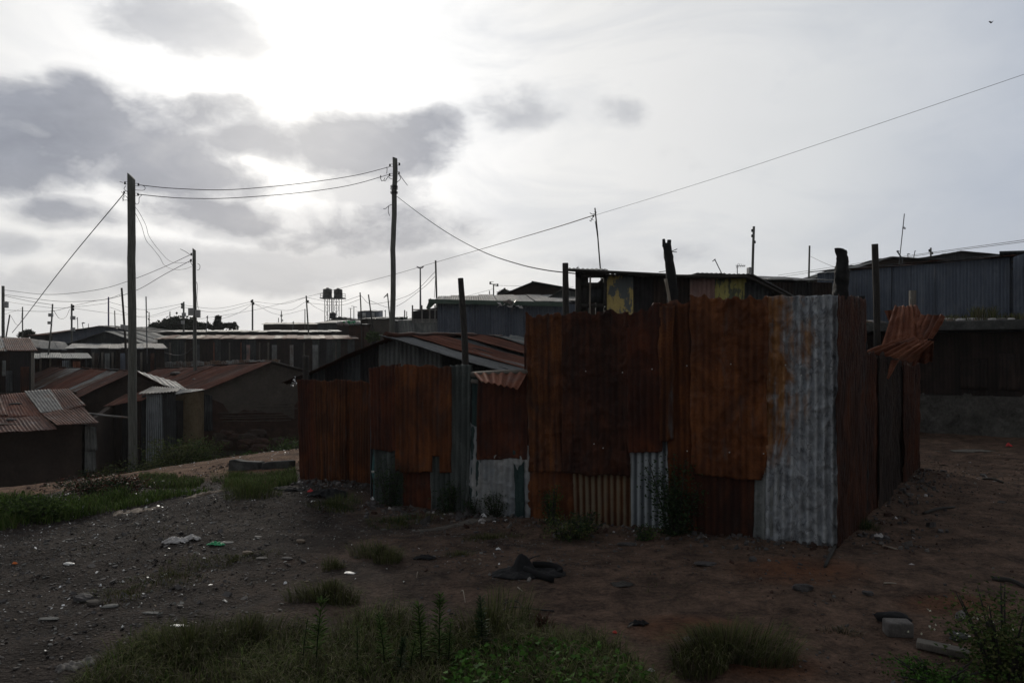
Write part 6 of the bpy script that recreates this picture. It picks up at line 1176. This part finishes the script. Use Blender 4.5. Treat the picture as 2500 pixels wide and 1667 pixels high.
# ------------------------------------------------------------------ vegetation
def poly_fill(polyuv, n, seed):
    rg = np.random.default_rng(seed); pl = [tuple(GP(u, v)[:2]) for (u, v) in polyuv]; xs = [p[0] for p in pl]; ys = [p[1] for p in pl]
    x = rg.uniform(min(xs), max(xs), n * 3); y = rg.uniform(min(ys), max(ys), n * 3); k = inpoly(x, y, pl); return x[k][:n], y[k][:n]
# bank of long grass along the bottom
x, y = poly_fill([(150, 1745), (250, 1635), (330, 1580), (450, 1545), (700, 1532), (1000, 1528), (1180, 1520), (1330, 1545), (1420, 1575), (1520, 1625), (1620, 1700), (1640, 1750)], 48000, 2)
cl = fbm(x * 2.2, y * 2.2, 3, 91); k = cl + .14 + .9 * (4.9 - y).clip(-.2, .3) > rg.uniform(0, .5, len(x)); x, y, cl = x[k], y[k], cl[k]
b_ = gpts(x, y, -.01); h_ = (.05 + .13 * rg.uniform(0, 1, len(x)) ** 1.5) * (1 + 1.6 * cl) ; mi = np.where(rg.uniform(0, 1, len(x)) < .36, 1, np.where(rg.uniform(0, 1, len(x)) < .15, 2, 0))
mb = MB(); blades(mb, b_, h_, rg.uniform(.003, .0065, len(x)), rg.uniform(.3, 1.2, len(x)), rg, mi); o = mb.build('grass', [M['grass'], M['grass_dry'], M['grass_fresh']], None); tag(o, 'long tangled grass along the bottom of the photo', 'grass', kind='stuff')
# broad leaved ground plants
x, y = poly_fill([(1080, 1750), (1110, 1640), (1250, 1605), (1420, 1620), (1560, 1670), (1600, 1750)], 2200, 3); mb = MB(); b_ = gpts(x, y, 0); b_[:, 2] += rg.uniform(.03, .15, len(x)); leaves(mb, b_, rg.uniform(.02, .05, len(x)), rg, .75, .6); o = mb.build('ground_cover', M['leaf_bright'], None); tag(o, 'bright green broad leaved weeds at the bottom edge', 'weeds', kind='stuff')
# grass strip left, beyond the yard
x, y = poly_fill([(-120, 1300), (0, 1296), (120, 1280), (230, 1258), (330, 1238), (420, 1216), (520, 1202), (480, 1196), (300, 1222), (120, 1232), (-120, 1232)], 15000, 4); cl = fbm(x * 1.6, y * 1.6, 3, 92); k = cl + .35 - .07 * (x + 6) > rg.uniform(0, .55, len(x)); x, y, cl = x[k], y[k], cl[k]
mb = MB(); blades(mb, gpts(x, y, -.01), (.03 + .09 * rg.uniform(0, 1, len(x))) * (1 + 1.2 * cl) * (1 + .9 * (x < -5.2)), rg.uniform(.006, .012, len(x)), rg.uniform(.2, .9, len(x)), rg, np.where(rg.uniform(0, 1, len(x)) < .12, 1, 0)); o = mb.build('verge_grass', [M['grass_fresh'], M['grass']], None); tag(o, 'fresh green grass strip along the far edge of the gravel yard', 'grass', kind='stuff')
x, y = [], []
for (pl, n_, s_) in (([(350, 1190), (480, 1192), (500, 1175), (350, 1172)], 2500, 5), ([(545, 1190), (640, 1205), (725, 1180), (722, 1150), (640, 1165), (560, 1160)], 5000, 6), ([(340, 1172), (430, 1176), (430, 1168), (340, 1166)], 1200, 7)):
    a, b = poly_fill(pl, n_, s_); x += list(a); y += list(b)
x, y = np.array(x), np.array(y); mb = MB(); blades(mb, gpts(x, y, -.01), rg.uniform(.04, .15, len(x)), rg.uniform(.006, .012, len(x)), rg.uniform(.2, .9, len(x)), rg, rg.integers(0, 2, len(x))); o = mb.build('bank_grass', [M['grass_fresh'], M['grass']], None); tag(o, 'patchy grass round the concrete footing on the bank', 'grass', kind='stuff')
# sparse blades over the yard
x = rg.uniform(-6, 5, 9000); y = rg.uniform(4.8, 12, 9000); k = (fbm(x * .8, y * .8, 3, 95) > .15) & (fbm(x * 4, y * 4, 2, 96) > .05) & (G(x, y) > -2); x, y = x[k], y[k]
mb = MB(); blades(mb, gpts(x, y, -.005), rg.uniform(.015, .05, len(x)), rg.uniform(.003, .006, len(x)), rg.uniform(.3, 1, len(x)), rg, rg.integers(0, 2, len(x))); o = mb.build('sparse_grass', [M['grass'], M['grass_dry']], None); tag(o, 'thin sprouts of grass scattered over the yard', 'grass', kind='stuff')
def tuft(label, u, v, r, h, n, seed, mats=('grass', 'grass_dry'), lean=(.4, 1.2), dry=.3, w=(.003, .006)):
    rg = np.random.default_rng(seed); c = GP(u, v); a = rg.uniform(0, 6.28, n); q = r * rg.uniform(0, 1, n) ** .7; x = c[0] + np.cos(a) * q; y = c[1] + np.sin(a) * q * .8; mb = MB()
    lob = 1 + .5 * np.sin(a * 2 + seed) + .35 * np.sin(a * 3 + seed * 2); x = c[0] + (x - c[0]) * lob; y = c[1] + (y - c[1]) * lob
    le = rg.uniform(*lean, n) * (q / r * .8 + .3); blades(mb, gpts(x, y, -.01), h * rg.uniform(.2, 1, n) ** 1.2 * (1 - .35 * q / r) * (.8 + .4 * lob), rg.uniform(*w, n), le, rg, np.where(rg.uniform(0, 1, n) < dry, 1, 0), dirs=a + rg.normal(0, .5, n))
    o = mb.build('grass_tuft', [M[m] for m in mats], None, loc=c); tag(o, label, 'grass tuft')
tuft('large bushy grass tuft on the red earth at the lower right', 1768, 1612, .26, .25, 3800, 1, dry=.4)
tuft('round grass tuft in the yard, lower one left of centre', 800, 1462, .19, .17, 1500, 2); tuft('round grass tuft in the yard between the low fence and the black garment', 930, 1362, .20, .16, 1500, 3); tuft('small dark tuft just above the lower round tuft', 812, 1384, .12, .09, 500, 4)
tuft('low tuft in front of the heaped rags', 820, 1238, .35, .13, 1200, 5, ('grass', 'leaf_dark')); tuft('low spread tuft before the green grey fence sheet', 975, 1278, .38, .10, 1100, 6, ('grass', 'leaf_dark')); tuft('small tuft on the bare ground before the pale wrinkled sheet', 1195, 1316, .22, .08, 700, 7)
tuft('tiny tuft left of the black garment', 1120, 1356, .12, .07, 300, 8); tuft('green tuft beneath the concrete footing', 575, 1175, .28, .22, 900, 9, ('grass_fresh', 'grass')); tuft('dark grass tuft at the end of the pale rock ledge', 610, 1205, .42, .17, 1400, 10, ('grass', 'grass_fresh'))
tuft('thin patch of grass in the left yard, upper', 420, 1405, .38, .06, 900, 11); tuft('thin patch of grass in the left yard, lower', 315, 1452, .36, .06, 800, 12); tuft('thin grass by the orange stone in the middle of the yard', 570, 1368, .3, .06, 700, 13); tuft('tall pale reed like tuft behind the clay bank', 455, 1075 + 40, .5, .9, 260, 14, ('grass', 'grass_dry'), (.5, 1.5), .4, (.012, .02))
tuft('dry dead tuft on the red earth near the black rag', 2055, 1545, .10, .06, 260, 15, ('grass_dry', 'wood_grey')); tuft('dead brown tuft above the grass bank', 1322, 1530, .09, .13, 300, 16, ('grass_dry', 'leaf_red'), dry=.6); tuft('small tuft at the corner of the shaded side', 2118, 1290, .14, .12, 300, 17, ('leaf_dark', 'grass'))
tuft('grass tuft at the top right of the grass bank', 1195, 1572, .28, .30, 1800, 18, dry=.35); tuft('dark dense tuft in the left part of the grass bank', 470, 1600, .3, .24, 1800, 19, dry=.2); tuft('tuft at the left end of the grass bank', 610, 1572, .25, .22, 1400, 20, dry=.35)
def bush(label, c, size, n, ls, seed, mats=('leaf_dark', 'leaf'), stems=8, name='bush', aspect=.45):
    rg = np.random.default_rng(seed); root = thing(name, label, 'bush', c); sx, sy, sz = size; mb = MB(); cen = []
    for i in range(stems):
        a = rg.uniform(0, 6.28); e = V(math.cos(a) * sx * rg.uniform(.2, .5), math.sin(a) * sy * rg.uniform(.2, .5), sz * rg.uniform(.55, 1.0)); p = [np.asarray(c) + V(e[0] * .25, e[1] * .25, -.03), np.asarray(c) + V(e[0] * .6, e[1] * .6, e[2] * .5), np.asarray(c) + e]
        p = smooth_path(p, 5); tube(mb, p, np.linspace(.012, .003, len(p)) * max(1, sz * .8), 5)
        m_ = n // stems; t = rg.uniform(.1, 1, m_) ; q = np.array(p)[np.minimum((t * (len(p) - 1)).astype(int), len(p) - 1)]; cen.append(q + rg.normal(size=(m_, 3)) * [sx * .13, sy * .13, sz * .08])
    mb.build('stem', M['wood_dark'], root); cen = np.concatenate(cen); cen[:, 2] = np.maximum(cen[:, 2], G(cen[:, 0], cen[:, 1]) + .01); mb = MB(); h_ = len(cen) // 2
    leaves(mb, cen[:h_], ls * rg.uniform(.6, 1.3, h_), rg, aspect, mi=0); leaves(mb, cen[h_:], ls * rg.uniform(.6, 1.3, len(cen) - h_), rg, aspect, mi=1); mb.build('foliage', [M[m] for m in mats], root)
def fb(u, v, off=.14): q = FP(u, v, off); q[2] = Gf(q[0], q[1]); return q
bush('dark weedy bush in front of the blue grey zinc sheet', fb(1662, 1310, .22), (.60, .35, .82), 2600, .042, 1, ('leaf_dark', 'leaf_dark')); bush('thin shrub before the orange patch at the left end of the enclosure', fb(1365, 1290, .2), (.35, .25, .55), 700, .035, 2)
bush('low spreading bush before the orange patch', GP(1385, 1312), (.7, .45, .22), 1300, .035, 3, ('leaf_dark', 'grass'), stems=14); bush('low bush at the foot of the ribbed orange sheet', GP(1430, 1296), (.35, .3, .22), 500, .035, 23, ('leaf_dark', 'leaf_dark'), stems=8); bush('tall thin weeds before the dark green grey fence sheet', fb(965, 1240, .12), (.42, .22, .72), 1300, .035, 4, ('leaf_dark', 'leaf_dark'))
bush('shrub by the grey green ribbed sheet', fb(1105, 1262, .12), (.4, .2, .42), 900, .035, 5, ('leaf_dark', 'leaf_dark')); bush('small dark bush at the left foot of the pale wrinkled sheet', fb(1165, 1268, .12), (.26, .2, .22), 400, .03, 6, ('leaf_dark', 'leaf_dark')); bush('small dark bush in the middle of the pale wrinkled sheet', fb(1222, 1275, .12), (.36, .2, .34), 700, .03, 7, ('leaf_dark', 'leaf_dark'))
bush('small weed at the foot of the zinc sheet', GP(1575, 1318), (.25, .2, .16), 500, .03, 8); bush('leafy flowering bush in the lower right corner', GP(2450, 1650), (.75, .55, .50), 3800, .032, 9, ('leaf', 'grass'), 26); bush('low leafy bush left of the corner bush', GP(2290, 1664), (.6, .35, .11), 1300, .026, 10, ('leaf', 'leaf_bright'), 16)
rgf = np.random.default_rng(5); mb = MB(); c = GP(2350, 1600); leaves(mb, c + rgf.normal(size=(40, 3)) * [.22, .12, .05] + V(.05, -.1, .24), .018, rgf, .9); o = mb.build('flowers', M['flower'], None, loc=c); tag(o, 'tiny pale flowers over the bush in the lower right corner', 'flowers', kind='stuff')
def at_g(u, Y): q = P(u, 0, Y); return down(q, Gf(q[0], q[1]))
bush('big green bush behind the clay bank right of the thick pole', at_g(440, 18.6), (1.9, 1.3, 1.15), 9000, .07, 11, ('leaf', 'grass'), 30); bush('green bush touching the thick wooden pole', at_g(372, 19.2), (1.4, 1.2, .75), 4500, .07, 12, ('leaf_dark', 'grass'), 20)
bush('dark green creeper patch below the mud plastered house, left', at_g(640, 18.0), (1.6, 1.0, .55), 4500, .07, 13, ('leaf', 'leaf_bright'), 20); bush('dark green creeper patch below the mud plastered house, beside the low fence', at_g(705, 18.2), (1.3, 1.0, .8), 4000, .07, 14, ('leaf', 'leaf_dark'), 18); bush('low broad leaved weeds between the bushes behind the bank', at_g(560, 17.6), (1.6, 1.0, .3), 1800, .08, 24, ('leaf_dark', 'grass'), 16)
bush('brown dead bush on the bank at the left', GP(250, 1212), (1.3, .6, .30), 3800, .05, 15, ('leaf_red', 'leaf_dark'), 24); bush('bush in the green strip at the far left', GP(95, 1268), (1.1, .5, .32), 2600, .05, 16, ('leaf', 'grass_fresh'), 20); bush('weeds by the corner sheet of the mud hut', at_g(245, 19.4), (1.0, .6, .7), 1500, .08, 17, ('grass', 'leaf_dark'), 10)
bush('weeds beside the zinc latrine', at_g(505, 21.5), (1.2, .8, 1.2), 900, .09, 18, ('leaf_dark', 'grass'), 12)
def weed(label, u, v, h, seed, bushy=1.0, mat='leaf'):
    rg = np.random.default_rng(seed); c = GP(u, v); root = thing('weed', label, 'weed', c); ln = V(rg.uniform(-.04, .04), rg.uniform(-.04, .04), 0)
    mb = MB(); pth = smooth_path([c, c + ln * .3 + V(0, 0, h * .5), c + ln + V(0, 0, h)], 6); tube(mb, pth, np.linspace(.0045, .002, len(pth)), 6); mb.build('stem', M['leaf_dark'], root); pth = np.array(pth)
    n = int(70 * bushy); t = np.sort(rg.uniform(.12, 1, n) ** .8); az = np.arange(n) * 2.4 + rg.uniform(-.3, .3, n); q = np.stack([np.interp(t, np.linspace(0, 1, len(pth)), pth[:, i]) for i in range(3)], 1)
    L_ = h * (.27 - .12 * t) * rg.uniform(.7, 1.1, n) * (1 if bushy > .6 else .6); up_ = .35 + .75 * t; D = np.stack([np.cos(az), np.sin(az), up_], 1); D /= np.linalg.norm(D, axis=1)[:, None]; Sd = np.stack([-np.sin(az), np.cos(az), az * 0], 1) * (L_ * .11)[:, None]
    m1 = q + D * (L_ * .5)[:, None]; tp = q + D * L_[:, None]; tp[:, 2] -= L_ * .22
    vs = np.stack([q, m1 + Sd, tp, m1 - Sd], 1).reshape(-1, 3); fs = (np.arange(n) * 4)[:, None] + [0, 1, 2, 3]; mb = MB(); mb.add(vs, fs, np.stack([np.repeat(rg.uniform(.2, 1, n), 4), np.tile([0, .5, 1, .5], n)], 1)); mb.build('foliage', M[mat], root)
weed('tallest leafy weed in the middle of the grass bank', 1072, 1640, .44, 1, 1.2); weed('feathery weed left of the tallest leafy one', 1030, 1640, .40, 2, 1.6); weed('pointed leafy weed in the grass bank left of the feathery one', 940, 1650, .36, 3, 1.1); weed('slender tall weed in the left centre of the grass bank', 771, 1650, .44, 4, .9); weed('thin small weed left of the slender tall one', 738, 1650, .33, 5, .5)
weed('thin weed right of the slender tall one', 872, 1655, .30, 6, .5); weed('short leafy weed right of the tallest one', 1095, 1650, .30, 7, 1.0); weed('dark weed spire at the right of the grass bank', 1178, 1620, .38, 8, 1.6, 'leaf_dark'); weed('dark low weed in front of the feathery one', 975, 1668, .26, 9, 1.8, 'leaf_dark'); weed('short weed below the feathery one', 1000, 1660, .24, 10, 1.0)
# birds / specks are left out; a distant bird high on the right
mb = MB(); c = P(2422, 54, 60); slab(mb, [c, c + V(-.2, 0, .07), c + V(-.07, 0, -.02), c + V(.0, 0, -.08)], V(0, .15, 0)); slab(mb, [c, c + V(.15, 0, .12), c + V(.06, 0, 0), c + V(0, 0, -.08)], V(0, .15, 0)); o = mb.build('bird', M['black_fabric'], None, loc=c); tag(o, 'tiny bird flying high in the sky at the right', 'bird')

# thin air between the near yard and the far huts
mb = MB(); slab(mb, [V(-520, 760, -8), V(520, 760, -8), V(520, -90, -8), V(-520, -90, -8)], V(0, 0, 42))
hm = bpy.data.materials.new('haze'); hm.use_nodes = True; ht = hm.node_tree; ht.nodes.clear()
pv = ht.nodes.new('ShaderNodeVolumePrincipled'); pv.inputs['Color'].default_value = (.93, .94, .96, 1); pv.inputs['Density'].default_value = .00034; pv.inputs['Anisotropy'].default_value = .3
ho = ht.nodes.new('ShaderNodeOutputMaterial'); ht.links.new(pv.outputs[0], ho.inputs['Volume'])
o = mb.build('haze', hm, None, smooth=False); tag(o, kind='stuff')
